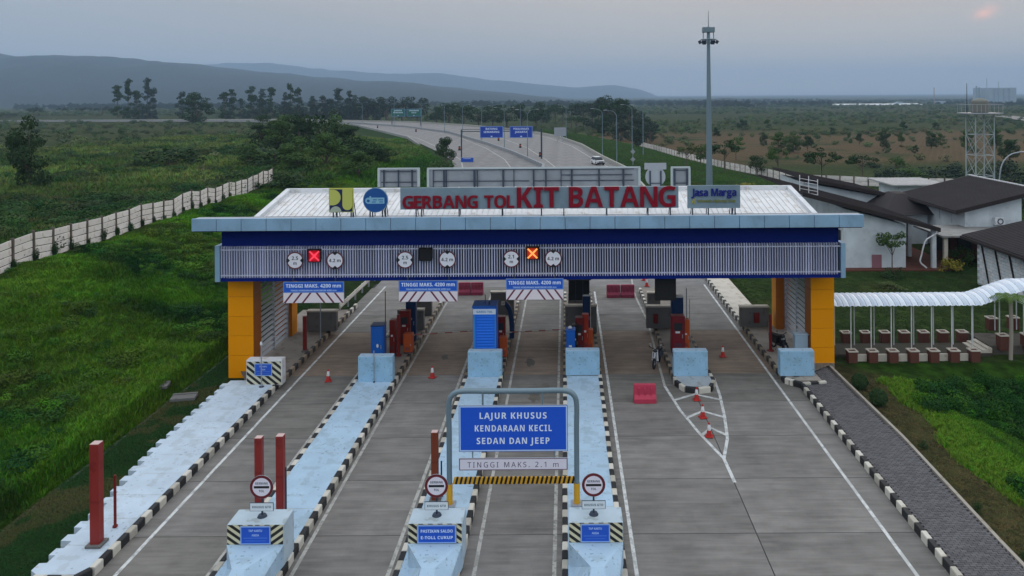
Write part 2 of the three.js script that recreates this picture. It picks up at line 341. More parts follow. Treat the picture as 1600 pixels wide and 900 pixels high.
// ---------- road ----------
const road = thing('road', 'grey concrete road of the toll plaza running on into a curve', null, [0, 0, 0], 0, null, 'structure');
{
  mesh('road_bed', slab([[-15.6, 14], [12.6, 14], [12.6, 63], [-15.6, 63]], -0.4, -0.03), M.joint, road);
  const cols = [-15.6, -10.2, -4.5, 0.85, 6.6, 12.6], g = 0.018;
  for (let c = 0; c < 5; c++) for (let r = 0; r < 12; r++) {
    const D0 = 15.35 + 3.85 * r, D1 = D0 + 3.85;
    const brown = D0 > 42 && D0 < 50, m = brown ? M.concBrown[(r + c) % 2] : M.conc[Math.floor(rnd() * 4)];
    const s = mesh('concrete_slab', slab([[cols[c] + g, D0 + g], [cols[c + 1] - g, D0 + g], [cols[c + 1] - g, D1 - g], [cols[c] + g, D1 - g]], -0.2, 0), m, road);
    const a = s.geometry.attributes.uv, ox = rr(0, 9), oy = rr(0, 9); for (let i = 0; i < a.count; i++) a.setXY(i, a.getX(i) + ox, a.getY(i) + oy);
  }
  const L = [], zs = EDGE;
  for (let i = 0; i + 1 < zs.length; i++) { const [a, b] = zs[i], [c, d] = zs[i + 1]; const y = 0.004; const y0 = i ? y : 0; L.push([[a[0], y0, -a[1] + (i ? 0 : 0.45)], [b[0], y0, -b[1] + (i ? 0 : 0.45)], [d[0], y, -d[1]], [c[0], y, -c[1]]]); }
  mesh('carriageway', faces(L), M.roadFar, road);
  const ln = (name, pts, w, m = M.line, y = 0.006) => mesh(name, strip(pts, w, y), m, road);
  for (const [x, m] of [[-14.6, M.line], [-11.6, M.lineOld], [-8.9, M.lineOld], [-5.8, M.lineOld], [-3.03, M.lineOld], [-0.45, M.lineOld], [2.2, M.line], [11.12, M.line]]) ln('lane_line', [[x, 16], [x, x === 11.12 || x === -14.6 ? 62 : 60]], 0.13, m);
  ln('lane_line', [[5.15, 40.5], [5.25, 44], [5.5, 52], [5.3, 57], [5.25, 60], [5.45, 64]], 0.13, M.lineOld, 0.01);
  // gore markings in front of the fourth island
  const gl = [[6.62, 30.4], [6.6, 32.4], [6.0, 34.8], [5.5, 37.4], [5.15, 40.5]], gr_ = [[6.6, 32.4], [7.15, 34.3], [7.5, 36.6], [7.8, 39.2], [7.95, 41.5]];
  ln('gore_line', gl, 0.14, M.line, 0.008); ln('gore_line', gr_, 0.14, M.line, 0.012);
  for (const D of [34.6, 36.5, 38.6]) { const xl = lin(D, gl.map(([a, b]) => [b, a])), xr = lin(D, gr_.map(([a, b]) => [b, a])); ln('chevron', [[xl, D], [(xl + xr) / 2, D + 0.75], [xr, D]], 0.2, M.line, 0.016); }
  // irregular oily stains on the lanes
  for (const [x, D, r] of [[-1.7, 39.4, 0.5], [-1.2, 40.5, 0.35], [-2.1, 44.2, 0.4], [-7.2, 45.2, 0.35]]) {
    const P = []; for (let k = 0; k < 22; k++) { const a = k / 22 * Math.PI * 2, q = r * (0.45 + 0.9 * vn(k * 0.9, x * 3, 7)); P.push([x + Math.cos(a) * q * 0.7, 0.0035, -(D + Math.sin(a) * q * 1.7)]); }
    mesh('oil_stain', faces([P]), mat(0.22, 0.205, 0.185, 0.8, { map: concTex }), road);
  }
  // far carriageway lines
  for (const f of [0.06, 0.35, 0.62, 0.94]) ln('lane_line', EDGE.slice(2).map(([a, b]) => [a[0] + (b[0] - a[0]) * f, a[1] + (b[1] - a[1]) * f]), 0.25, M.lineOld, 0.02);
}
// kerb stones
const stoneGeo = (() => { const s = new THREE.Shape(); s.moveTo(-0.1, -0.05); s.lineTo(0.1, -0.05); s.lineTo(0.1, 0.26); s.lineTo(0.08, 0.29); s.lineTo(-0.08, 0.29); s.lineTo(-0.1, 0.26); s.closePath(); const g = new THREE.ExtrudeGeometry(s, { depth: 0.465, bevelEnabled: false }); g.translate(0, 0, -0.2325); return metricUV(g); })();
const stoneGeos = [0, 1, 2].map((k) => { const g = stoneGeo.clone(); const a = g.attributes.uv; for (let i = 0; i < a.count; i++) a.setXY(i, a.getX(i) + k * 0.9, a.getY(i) + k * 1.3); return g; });
const kerbWs = [M.kerbW, mat(0.52, 0.50, 0.43, 0.8, { map: grimeTex }), mat(0.66, 0.64, 0.57, 0.8, { map: grimeTex })];
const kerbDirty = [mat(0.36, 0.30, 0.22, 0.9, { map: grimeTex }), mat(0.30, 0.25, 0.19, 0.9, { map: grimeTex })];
function kerb(parent, pts, dirty = [99, 99], phase = 0) {   // stones end to end along [x, D] points
  let acc = 0, k = phase;
  for (let i = 1; i < pts.length; i++) {
    const [a, b] = [pts[i - 1], pts[i]], l = Math.hypot(b[0] - a[0], b[1] - a[1]), n = Math.max(1, Math.round(l / 0.5));
    for (let q = 0; q < n; q++, k++) {
      const f = (q + 0.5) / n, x = a[0] + (b[0] - a[0]) * f, D = a[1] + (b[1] - a[1]) * f, dt = D > dirty[0] && D < dirty[1];
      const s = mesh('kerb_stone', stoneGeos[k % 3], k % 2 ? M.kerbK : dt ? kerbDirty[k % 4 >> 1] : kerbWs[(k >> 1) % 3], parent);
      s.position.set(x + rr(-0.008, 0.008), rr(-0.008, 0.004), -D); s.rotation.y = -Math.atan2(b[0] - a[0], b[1] - a[1]) + rr(-0.015, 0.015); s.scale.z = l / n / 0.5;
    }
  }
}
function island(label, x0, x1, D0, D1) {
  const t = thing('toll_island', label, null, [0, 0, 0], 0, null, 'structure');
  const w = 0.19;
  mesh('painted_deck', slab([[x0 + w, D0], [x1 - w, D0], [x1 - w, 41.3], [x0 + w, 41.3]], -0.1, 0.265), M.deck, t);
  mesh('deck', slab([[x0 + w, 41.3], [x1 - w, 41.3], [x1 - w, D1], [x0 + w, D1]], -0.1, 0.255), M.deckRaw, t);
  for (const D of [28.2, 32.6, 36.9]) if (D > D0) mesh('deck_joint', strip([[x0 + w, D], [x1 - w, D]], 0.02, 0.268), M.lineOld, t);
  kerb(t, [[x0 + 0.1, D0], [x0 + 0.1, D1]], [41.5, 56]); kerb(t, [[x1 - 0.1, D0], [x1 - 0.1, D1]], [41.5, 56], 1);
  return t;
}
island('first toll island from the left, pale blue strip edged with black and white kerbs', -11.37, -9.1, 20.5, 59);
island('second toll island from the left, carrying the left post of the low blue gantry', -5.55, -3.45, 20.5, 59);
island('third toll island from the left, carrying the right post of the low blue gantry', -0.2, 1.88, 20.5, 59);
{
  const t = thing('toll_island', 'short fourth toll island with a rounded kerb behind painted gore stripes', null, [0, 0, 0], 0, null, 'structure');
  mesh('painted_deck', slab([[5.85, 40.6], [6.25, 39.75], [7.3, 39.75], [7.65, 40.6], [7.65, 41.3], [5.85, 41.3]], -0.1, 0.265), mat(0.40, 0.46, 0.50, 0.85, { map: grimeTex }), t);
  mesh('deck', slab([[5.85, 41.3], [7.65, 41.3], [7.65, 60], [5.85, 60]], -0.1, 0.255), M.deckRaw, t);
  kerb(t, [[5.75, 60], [5.75, 40.6], [6.1, 39.7], [6.75, 39.5], [7.4, 39.7], [7.75, 40.6], [7.75, 60]], [41.5, 55]);
}
// left and right pavements
{
  const t = thing('pavement', 'pale blue pavement left of the first lane with a toothed outer edge', null, [0, 0, 0], 0, null, 'structure');
  const pts = [[-16.9, 24.4], [-15.45, 24.4], [-15.45, 41.0]];
  for (let D = 41.0; D > 24.6; D -= 0.82) { const o = lin(D, [[24.4, -16.95], [28, -17.25], [34, -17.85], [41, -18.0]]) + rr(-0.06, 0.06); pts.push([o + 0.1, D], [o + 0.1, D - 0.4], [o - 0.14, D - 0.42], [o - 0.14, D - 0.8]); }
  const sh = new THREE.Shape(pts.map(([x, D]) => new THREE.Vector2(x, D))); const g = new THREE.ExtrudeGeometry(sh, { depth: 0.36, bevelEnabled: false }); g.rotateX(-Math.PI / 2); g.translate(0, -0.1, 0); metricUV(g);
  mesh('painted_paving', g, M.deckPale, t);
  for (let D = 26; D < 41; D += 1.64) mesh('paving_joint', strip([[-17.2, D], [-15.5, D + rr(-0.05, 0.05)]], 0.015, 0.264), M.lineOld, t);
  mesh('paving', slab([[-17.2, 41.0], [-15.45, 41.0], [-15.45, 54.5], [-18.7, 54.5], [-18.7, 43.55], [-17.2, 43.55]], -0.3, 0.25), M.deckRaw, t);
  kerb(t, [[-16.95, 24.3], [-15.6, 24.25], [-15.33, 24.7], [-15.33, 56]], [41.5, 53]);
  const r = thing('pavement', 'pavement under the right end of the canopy running back along the last lane', null, [0, 0, 0], 0, null, 'structure');
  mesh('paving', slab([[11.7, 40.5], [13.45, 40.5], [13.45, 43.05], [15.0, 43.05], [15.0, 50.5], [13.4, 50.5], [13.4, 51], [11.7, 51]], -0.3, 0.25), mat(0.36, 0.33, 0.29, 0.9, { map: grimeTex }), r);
  mesh('paving', slab([[11.7, 51], [13.3, 51], [13.3, 90], [11.7, 90]], -0.3, 0.25), M.cream, r);
  kerb(r, [[13.6, 40.35], [12.3, 40.1], [11.6, 40.8], [11.6, 80]], [41.5, 50]);
  const p = thing('brick_path', 'dark grey block path on the right between the kerb and the dry verge', null, [0, 0, 0], 0, null, 'structure');
  mesh('path_bed', slab([[12.3, 18], [14.55, 18], [14.75, 34], [14.55, 43.0], [13.5, 43.0], [13.5, 41.2], [12.3, 41.2]], -0.3, 0.10), M.joint, p);
  kerb(p, [[12.27, 40.0], [12.27, 18]], [99, 99], 1);
  mesh('edging', wallAlong([[14.62, 18], [14.66, 26], [14.86, 34], [14.68, 43]], 0.13, -0.2, 0.2), mat(0.4, 0.37, 0.32, 0.9, { map: grimeTex }), p);
  const pg = rbox(-0.1, 0.1, 0, 0.08, -0.05, 0.05, 0.008), im = [];
  for (let D = 20; D < 42.9; D += 0.112) { const off = (Math.round(D / 0.112) % 2) * 0.106; for (let x = (D > 41 ? 13.62 : 12.5) + off; x < lin(D, [[18, 14.45], [34, 14.66], [41, 14.42]]); x += 0.212) im.push([x, D]); }
  const inst = new THREE.InstancedMesh(pg, M.paver, im.length), m4 = new THREE.Matrix4(), q = new THREE.Quaternion(), e = new THREE.Euler();
  im.forEach(([x, D], i) => { e.set(rr(-0.03, 0.03), rr(-0.03, 0.03), rr(-0.03, 0.03)); m4.compose(new THREE.Vector3(x, 0.095 + rr(-0.006, 0.006), -D), q.setFromEuler(e), new THREE.Vector3(1, 1, 1)); inst.setMatrixAt(i, m4); const v = rr(0.8, 1.2); inst.setColorAt(i, C(v, v * 0.99, v * 1.0)); });
  inst.name = 'paver'; inst.userData.kind = 'stuff'; inst.castShadow = inst.receiveShadow = true; p.add(inst);
  // side drain at the foot of the left bank
  mesh('drain', [...wallAlong([[-20.25, 18], [-20.25, 64]], 0.14, -0.6, -0.12)], mat(0.07, 0.07, 0.06, 0.9), thing('side_drain', 'narrow concrete drain at the foot of the left grass bank', null, [0, 0, 0], 0, null, 'structure'));
}

// ---------- toll canopy ----------
const canopy = thing('toll_canopy', 'wide toll gate canopy with grey fascia, navy band, slatted front and yellow pillars', 'toll canopy', [0, 0, 0]);
const XL = -18.95, XR = 15.05;
{
  // fascia panels along the front edge
  const n = 27, x0 = -19.75, x1 = 15.72, w = (x1 - x0) / n;
  for (let i = 0; i < n; i++) mesh('fascia_panel', rbox(x0 + i * w + 0.012, x0 + (i + 1) * w - 0.012, 8.32, 8.98, -40.6, -40.48, 0.012), M.alu, canopy).position.z = rr(-0.006, 0.006);
  mesh('fascia_back', [box(x0 + 0.03, x1 - 0.03, 8.34, 8.94, -41.3, -40.62)], M.steel, canopy);
  mesh('eave_soffit', box(x0 + 0.05, x1 - 0.05, 8.26, 8.335, -41.6, -40.64), M.navyDeep, canopy);
  mesh('navy_band', box(XL + 0.3, XR - 0.3, 7.28, 8.27, -42.2, -41.6), M.navy, canopy);
  mesh('lower_band', box(XL + 0.28, XR - 0.05, 5.42, 5.66, -42.2, -41.5), M.navy, canopy);
  mesh('back_panel', box(XL + 0.3, XR - 0.3, 5.66, 7.28, -42.15, -41.72), mat(0.045, 0.047, 0.085, 0.7), canopy);
  mesh('end_cap', box(XL, XL + 0.26, 5.42, 7.36, -42.2, -41.42), M.alu, canopy);
  mesh('end_cap', box(XR - 0.22, XR + 0.02, 5.42, 7.3, -42.2, -41.42), M.alu, canopy);
  mesh('slat_rail', [box(XL + 0.28, XR - 0.24, 7.1, 7.16, -41.56, -41.46), box(XL + 0.28, XR - 0.24, 5.72, 5.78, -41.56, -41.46)], M.slat, canopy);
  const g = box(-0.023, 0.023, 5.62, 7.32, -41.68, -41.43), k = Math.floor((XR - XL - 0.6) / 0.139);
  const tones = [0, 1, 2, 3].map((i) => mat(0.42 + 0.06 * i, 0.45 + 0.06 * i, 0.60 + 0.07 * i, 0.5));
  for (let i = 0; i < k; i++) mesh('slat', g, tones[Math.floor(rnd() * 4)], canopy).position.set(XL + 0.35 + i * 0.139 + rr(-0.006, 0.006), rr(-0.008, 0.008), 0);
  // soffit and body behind
  mesh('soffit', box(XL + 0.4, XR - 0.4, 5.45, 5.62, -51.2, -42.21), mat(0.25, 0.25, 0.26, 0.8), canopy);
  mesh('side_wall', [box(XL + 0.32, XL + 0.42, 5.62, 7.0, -51.3, -42.21), box(XR - 0.42, XR - 0.32, 5.62, 7.0, -51.3, -42.21)], M.navy, canopy);
  mesh('back_wall', box(XL + 0.4, XR - 0.4, 5.62, 7.0, -51.4, -51.31), M.navy, canopy);
  mesh('side_deck', [box(XL + 0.4, -16.7, 7.01, 7.1, -51.4, -42.21), box(13.5, XR - 0.4, 7.01, 7.1, -51.4, -42.21)], M.steel, canopy);
  mesh('upper_wall', [box(-16.6, -16.5, 7.0, 8.6, -51.2, -42.3), box(13.25, 13.35, 7.0, 8.6, -51.2, -42.3), box(-16.6, 13.35, 7.0, 8.6, -51.3, -51.201)], M.navy, canopy);
  // roof: front slope, ridge, rear slope, with ribs; white upstand round the sides
  const rx0 = -16.65, rx1 = 13.4, zf = -41.31, zr = -46, zb = -51.3, yf = 8.72, yr = 9.62, yb = 8.75;
  mesh('roof_sheet', faces([[[rx0, yf, zf], [rx1, yf, zf], [rx1, yr, zr], [rx0, yr, zr]], [[rx0, yr, zr], [rx1, yr, zr], [rx1, yb, zb], [rx0, yb, zb]], [[rx0, yf, zf], [rx0, yr, zr], [rx0, yb, zb], [rx0, 8.3, zb], [rx0, 8.3, zf]], [[rx1, yf, zf], [rx1, 8.3, zf], [rx1, 8.3, zb], [rx1, yb, zb], [rx1, yr, zr]]]), M.roof, canopy);
  const ribs = [];
  for (let x = rx0 + 0.25; x < rx1 - 0.1; x += 0.31) { const a = [x, yf + 0.02, zf], b = [x, yr + 0.02, zr]; const r = box(-0.018, 0.018, -0.02, 0.004, 0, Math.hypot(zr - zf, yr - yf)); r.rotateX(Math.PI - Math.atan2(yr - yf, zf - zr) * -1); r.translate(...a); ribs.push(r); }
  tag(mesh('roof_rib', ribs, M.roof, canopy), null, null, null, 'stuff');
  const side = (x) => loft([[x - 0.14, yf - 0.02, zf], [x + 0.14, yf - 0.02, zf], [x + 0.14, yr - 0.02, zr], [x - 0.14, yr - 0.02, zr]], [[x - 0.14, yf + 0.24, zf], [x + 0.14, yf + 0.24, zf], [x + 0.14, yr + 0.22, zr], [x - 0.14, yr + 0.22, zr]]);
  for (const x of [rx0, rx1]) mesh('parapet', side(x), M.white, canopy);
  mesh('parapet', box(rx0 - 0.14, rx1 + 0.14, yr - 0.02, yr + 0.24, zr - 0.3, zr - 0.005), M.white, canopy);
  mesh('roof_gutter', box(rx0 + 0.3, rx1 - 0.3, yf + 0.10, yf + 0.15, zf - 0.55, zf - 0.5), M.darkSteel, canopy);
  mesh('side_roof', [box(x0 + 0.05, rx0 - 0.15, 8.28, 8.5, -42.2, -41.32), box(rx1 + 0.15, x1 - 0.05, 8.28, 8.5, -42.2, -41.32)], M.steel, canopy);
  // pillars clad with panels
  const pillar = (xa, xb, Da, Db, flatM, sideM) => {
    const p = new THREE.Group(); p.name = 'pillar'; canopy.add(p);
    mesh('core', box(xa + 0.04, xb - 0.04, -0.3, 5.45, -(Db - 0.04), -(Da + 0.04)), M.orange, p);
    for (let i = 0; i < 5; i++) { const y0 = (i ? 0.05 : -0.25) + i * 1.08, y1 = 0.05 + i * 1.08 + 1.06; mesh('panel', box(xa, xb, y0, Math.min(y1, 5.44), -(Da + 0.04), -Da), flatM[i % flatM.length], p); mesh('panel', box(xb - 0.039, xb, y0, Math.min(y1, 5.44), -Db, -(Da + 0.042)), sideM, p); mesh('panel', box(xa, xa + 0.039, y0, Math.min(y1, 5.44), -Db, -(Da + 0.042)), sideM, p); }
  };
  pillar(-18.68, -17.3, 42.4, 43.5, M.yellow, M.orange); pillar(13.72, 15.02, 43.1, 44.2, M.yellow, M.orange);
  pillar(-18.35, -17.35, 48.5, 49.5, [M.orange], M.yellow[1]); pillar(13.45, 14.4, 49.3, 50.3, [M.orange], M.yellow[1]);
  // louvred screens between the pillars
  for (const [x, Da, Db] of [[-17.55, 43.6, 48.4], [14.0, 44.3, 49.2]]) {
    mesh('screen_post', [box(x - 0.06, x + 0.06, 0.25, 5.44, -(Da + 0.2), -(Da + 0.08)), box(x - 0.06, x + 0.06, 0.25, 5.44, -(Db - 0.05), -(Db - 0.17)), box(x - 0.05, x + 0.05, 0.25, 5.44, -(Da + 2.45), -(Da + 2.35))], M.steel, canopy);
    for (let y = 0.5; y < 5.3; y += 0.3) { const s = mesh('screen_slat', box(-0.09, 0.09, -0.012, 0.012, -(Db - 0.2), -(Da + 0.2)), M.steel, canopy); s.position.set(x, y, 0); s.rotation.z = x < 0 ? -0.7 : 0.7; }
  }
}
// ---------- signs on the slatted front ----------
function roundSign(name, label, x, y, r, D, draw, group) {
  const p = at(x, y, D), t = thing(name, label, 'road sign', [p.x, p.y, p.z], 0, group);
  const g = new THREE.CylinderGeometry(r, r, 0.03, 40); g.rotateX(Math.PI / 2); mesh('disc', g, M.steel, t);
  const c = new THREE.CircleGeometry(r - 0.004, 40); const f = mesh('sign_face', c, printed(192, 192, draw), t); f.position.z = 0.0175;
  mesh('bracket', box(-0.06, 0.06, -r * 0.9, r * 0.9, -0.1, -0.016), M.steel, t);
  return t;
}
const limitDraw = (horizontal, a, b) => (x, w) => {
  x.fillStyle = '#5c1020'; x.fillRect(0, 0, w, w); x.fillStyle = '#dfe3ec'; x.beginPath(); x.arc(w / 2, w / 2, w * 0.43, 0, 7); x.fill();
  x.fillStyle = '#12121a';
  const tri = (p) => { x.beginPath(); x.moveTo(...p[0]); x.lineTo(...p[1]); x.lineTo(...p[2]); x.fill(); };
  if (horizontal) { tri([[0, w * 0.27], [0, w * 0.73], [w * 0.21, w * 0.5]]); tri([[w, w * 0.27], [w, w * 0.73], [w * 0.79, w * 0.5]]); txt(x, a, w / 2, w * 0.37, w * 0.28, '#12141c'); txt(x, b, w / 2, w * 0.66, w * 0.24, '#12141c'); }
  else { tri([[w * 0.27, 0], [w * 0.73, 0], [w * 0.5, w * 0.2]]); tri([[w * 0.27, w], [w * 0.73, w], [w * 0.5, w * 0.8]]); txt(x, a + ' ' + b, w / 2, w * 0.5, w * 0.27, '#12141c', w * 0.72); }
};
roundSign('width_limit_sign', 'round 2.5 m width limit sign left of the dim red cross', 461, 407, 0.47, 41.25, limitDraw(true, '2.5', 'm'));
roundSign('height_limit_sign', 'round 4.2 m height limit sign right of the dim red cross', 523.5, 407, 0.47, 41.25, limitDraw(false, '4.2', 'm'));
roundSign('width_limit_sign', 'round 2.5 m width limit sign left of the dark unlit signal', 633, 406, 0.47, 41.25, limitDraw(true, '2.5', 'm'));
roundSign('height_limit_sign', 'round 4.2 m height limit sign right of the dark unlit signal', 699, 405.5, 0.47, 41.25, limitDraw(false, '4.2', 'm'));
roundSign('width_limit_sign', 'round width limit sign left of the bright orange cross', 799, 404.5, 0.47, 41.25, limitDraw(true, '2.1', 'm'));
roundSign('height_limit_sign', 'round 4.2 m height limit sign right of the bright orange cross', 864.5, 404, 0.47, 41.25, limitDraw(false, '4.2', 'm'));
function laneSignal(label, x, y, back, cross) {
  const p = at(x, y, 41.2), t = thing('lane_signal', label, 'traffic signal', [p.x, p.y, p.z]);
  mesh('housing', rbox(-0.34, 0.34, -0.34, 0.34, -0.16, 0, 0.02), M.blackMat, t);
  mesh('hood', [box(-0.36, 0.36, 0.345, 0.37, -0.1, 0.1), box(-0.37, -0.347, -0.2, 0.34, -0.1, 0.07), box(0.347, 0.37, -0.2, 0.34, -0.1, 0.07)], M.blackMat, t);
  mesh('signal_screen', box(-0.3, 0.3, -0.3, 0.3, -0.01, 0.006), back, t);
  if (cross) {
    const b = [1, -1].map((s) => { const g = box(-0.36, 0.36, -0.045, 0.045, 0.008, 0.02 + 0.003 * s); g.rotateZ(s * Math.PI / 4); return g; });
    mesh('cross_light', b, new THREE.MeshStandardMaterial({ color: 0x220000, emissive: C(...cross), emissiveIntensity: 1 }), t);
    const l = new THREE.PointLight(C(...cross), 0.5, 0); l.position.set(0, 0, 0.16); l.castShadow = true; l.shadow.radius = 5; t.add(l);
  }
}
laneSignal('lane signal showing a dim red cross on red, above the first lane', 491, 400, mat(0.30, 0.004, 0.02, 0.5), [0.75, 0.05, 0.09]);
laneSignal('dark unlit square lane signal above the second lane', 665, 398, M.black, null);
laneSignal('lane signal showing a bright orange cross above the third lane', 832, 396, mat(0.22, 0.02, 0.004, 0.5), [1.0, 0.38, 0.10]);

// hanging height boards
const heightBoard = (mm) => [(x, w, h) => { x.fillStyle = '#0e56c4'; x.fillRect(0, 0, w, h); x.strokeStyle = '#8fb4e4'; x.lineWidth = 3; x.strokeRect(4, 4, w - 8, h - 8); txt(x, 'TINGGI MAKS. ' + mm + ' mm', w / 2, h * 0.38, h * 0.46, '#e8f0fa', w * 0.92); txt(x, 'TINGGI KENDARAAN MAKSIMUM ' + mm + ' mm', w / 2, h * 0.8, h * 0.2, '#c4d8f2', w * 0.86); },
  (x, w, h) => { x.fillStyle = '#e2dbe0'; x.fillRect(0, 0, w, h); x.fillStyle = '#64203a'; for (const s of [-1, 1]) for (let k = 0; k < 3; k++) { const c = w / 2 + s * (w * 0.05 + k * w * 0.15); x.beginPath(); x.moveTo(c - 9, 0); x.lineTo(c + 9, 0); x.lineTo(c + s * w * 0.13 + 9, h); x.lineTo(c + s * w * 0.13 - 9, h); x.fill(); } }];
[[490, 457, 95, '4200', 'first'], [669, 455, 92, '4200', 'second'], [835.5, 452, 90, '4200', 'third']].forEach(([x, y, wpx, mm, nth]) => {
  const D = 41.3, p = at(x, y, D), w = wpx * D / F, t = thing('height_board', 'hanging blue height board with striped lower edge over the ' + nth + ' lane', 'sign', [p.x, p.y, p.z]);
  const [d1, d2] = heightBoard(mm);
  mesh('board', box(-w / 2, w / 2, -0.56, 0.58, -0.05, 0), M.steel, t);
  face(w - 0.02, 0.58, printed(512, 96, d1), 'blue_panel', t, 0, 0.285, 0.004);
  face(w - 0.02, 0.54, printed(512, 96, d2), 'striped_panel', t, 0, -0.285, 0.004);
  mesh('hanger', [bar([-w * 0.35, 0.55, -0.08], [-w * 0.35, 1.1, -0.3], 0.03), bar([w * 0.35, 0.55, -0.08], [w * 0.35, 1.1, -0.3], 0.03)], M.darkSteel, t);
});
// ---------- signs on the roof edge ----------
function letters(str, h, depth, m, parent, x, y, z, widthTo, name = 'letter') {   // one mesh per letter, cap height h, squeezed to a width
  const gap = 0.06 * h; let cx = 0; const made = [];
  for (const ch of str) {
    if (ch === ' ') { cx += h * 0.42; continue; }
    const g = new TextGeometry(ch, { font, size: h, depth, curveSegments: 5, bevelEnabled: false }); g.computeBoundingBox(); const b = g.boundingBox;
    g.translate(-b.min.x, 0, 0); const o = mesh(name, g, m, parent); o.position.x = cx; made.push(o); cx += b.max.x - b.min.x + gap;
  }
  const s = widthTo / (cx - gap); for (const o of made) { o.scale.x = s; o.position.set(x + o.position.x * s, y, z); }
}
{
  const D = 40.95;
  const rect = (x0, y0, x1, y1) => { const a = at(x0, y1, D), b = at(x1, y0, D), c = at((x0 + x1) / 2, (y0 + y1) / 2, D); return [c.x, c.y, b.x - a.x, b.y - a.y]; };
  const legs = (t, xs, yb) => mesh('leg', xs.flatMap((x) => [box(x - 0.03, x + 0.03, yb, 0.4, -0.16, -0.09), bar([x, yb, -0.75], [x, 0.2, -0.14], 0.025)]), M.darkSteel, t);
  // ministry square
  let [x, y, w, h] = rect(514, 294, 552, 332);
  let t = thing('logo_board', 'square yellow green and navy logo board at the left of the roof signs', 'sign', [x, y, -D]);
  mesh('board', box(-w / 2, w / 2, -h / 2, h / 2, -0.1, 0), mat(0.50, 0.52, 0.09, 0.5), t);
  { // navy ground with pale rounded fields, as raised plates
    mesh('navy_field', box(-w / 2 + 0.05, w / 2 - 0.05, -h / 2 + 0.04, h / 2 - 0.06, 0, 0.012), mat(0.02, 0.03, 0.10, 0.5), t);
    const yl = mat(0.52, 0.55, 0.13, 0.5), pl = mat(0.40, 0.46, 0.36, 0.5);
    const D1 = new THREE.Shape(); D1.moveTo(-w * 0.47, h * 0.44); D1.lineTo(-w * 0.33, h * 0.44); D1.absarc(-w * 0.33, h * 0.12, h * 0.32, Math.PI / 2, -Math.PI / 2, true); D1.lineTo(-w * 0.47, -h * 0.2); D1.closePath();
    const U1 = new THREE.Shape(); U1.moveTo(w * 0.06, h * 0.46); U1.lineTo(w * 0.46, h * 0.46); U1.lineTo(w * 0.46, -h * 0.2); U1.absarc(w * 0.26, -h * 0.2, w * 0.2, 0, Math.PI, true); U1.closePath();
    const S1 = new THREE.Shape(); S1.moveTo(-w * 0.46, -h * 0.48); S1.absarc(-w * 0.22, -h * 0.48, w * 0.23, Math.PI, 0, true); S1.closePath();
    for (const [s, m] of [[D1, yl], [U1, yl], [S1, pl]]) { const g = new THREE.ExtrudeGeometry(s, { depth: 0.02, bevelEnabled: false, curveSegments: 12 }); g.translate(0, 0, 0.012); mesh('emblem_plate', g, m, t); }
    legs(t, [-w * 0.35, -w * 0.2, w * 0.38, w * 0.46], -h / 2 - 0.45);
  }
  [x, y, w, h] = rect(568, 293, 606, 332);
  t = thing('logo_disc', 'round blue logo disc with pale lettering beside the square logo board', 'sign', [x, y, -D]);
  { const r = h / 2, g = new THREE.CylinderGeometry(r, r, 0.12, 40); g.rotateX(Math.PI / 2); mesh('disc', g, mat(0.16, 0.27, 0.38, 0.5), t);
    const f = mesh('disc_face', new THREE.CircleGeometry(r - 0.03, 40), printed(256, 256, (c, W) => { c.fillStyle = '#0a4f94'; c.fillRect(0, 0, W, W); c.fillStyle = '#7fb2cc'; c.beginPath(); c.arc(W * 0.2, W * 0.52, W * 0.13, 0, 7); c.fill(); c.fillRect(W * 0.2, W * 0.39, W * 0.68, W * 0.26); c.fillRect(W * 0.25, W * 0.33, W * 0.07, W * 0.3); c.fillStyle = '#0a4f94'; c.beginPath(); c.arc(W * 0.2, W * 0.53, W * 0.06, 0, 7); c.fill(); for (const [a, b, d] of [[0.4, 0.47, 0.16], [0.36, 0.56, 0.16], [0.62, 0.47, 0.2], [0.66, 0.56, 0.16]]) c.fillRect(W * a, W * b, W * d, W * 0.035); }), t); f.position.z = 0.064;
    legs(t, [-r * 0.5, -r * 0.3, r * 0.5, r * 0.75], -r - 0.45); }
  [x, y, w, h] = rect(625.5, 291, 1060, 327.5);
  t = thing('name_sign', 'long grey roof sign with raised red letters reading GERBANG TOL KIT BATANG', 'sign', [x, y, -D]);
  mesh('panel', box(-w / 2, w / 2, -h / 2, h / 2, -0.14, 0), mat(0.27, 0.38, 0.46, 0.45, { map: plainTex }), t);
  letters('GERBANG TOL', 0.68, 0.1, M.letter, t, -w / 2 + 0.13, -h / 2 + 0.06, 0.01, 5.95);
  letters('KIT BATANG', 1.1, 0.12, M.letter, t, -w / 2 + 6.22, -h / 2 + 0.07, 0.01, 8.45);
  legs(t, [-6.6, -6.3, -4.3, -2.0, 0.1, 1.3, 3.6, 5.8, 7.0], -h / 2 - 0.42);
  [x, y, w, h] = rect(1074.5, 289.5, 1156.5, 325.5);
  t = thing('company_sign', 'small grey roof sign with navy lettering and a yellow line below at the right end', 'sign', [x, y, -D]);
  mesh('panel', box(-w / 2, w / 2, -h / 2, h / 2, -0.14, 0), mat(0.27, 0.38, 0.46, 0.45, { map: plainTex }), t);
  letters('Jasa Marga', 0.4, 0.06, mat(0.012, 0.02, 0.2, 0.4), t, -w / 2 + 0.19, 0.05, 0.01, 2.4);
  letters('Indonesia Highway Corp', 0.15, 0.03, mat(0.20, 0.22, 0.06, 0.5), t, -w / 2 + 0.5, -h / 2 + 0.32, 0.01, 2.05);
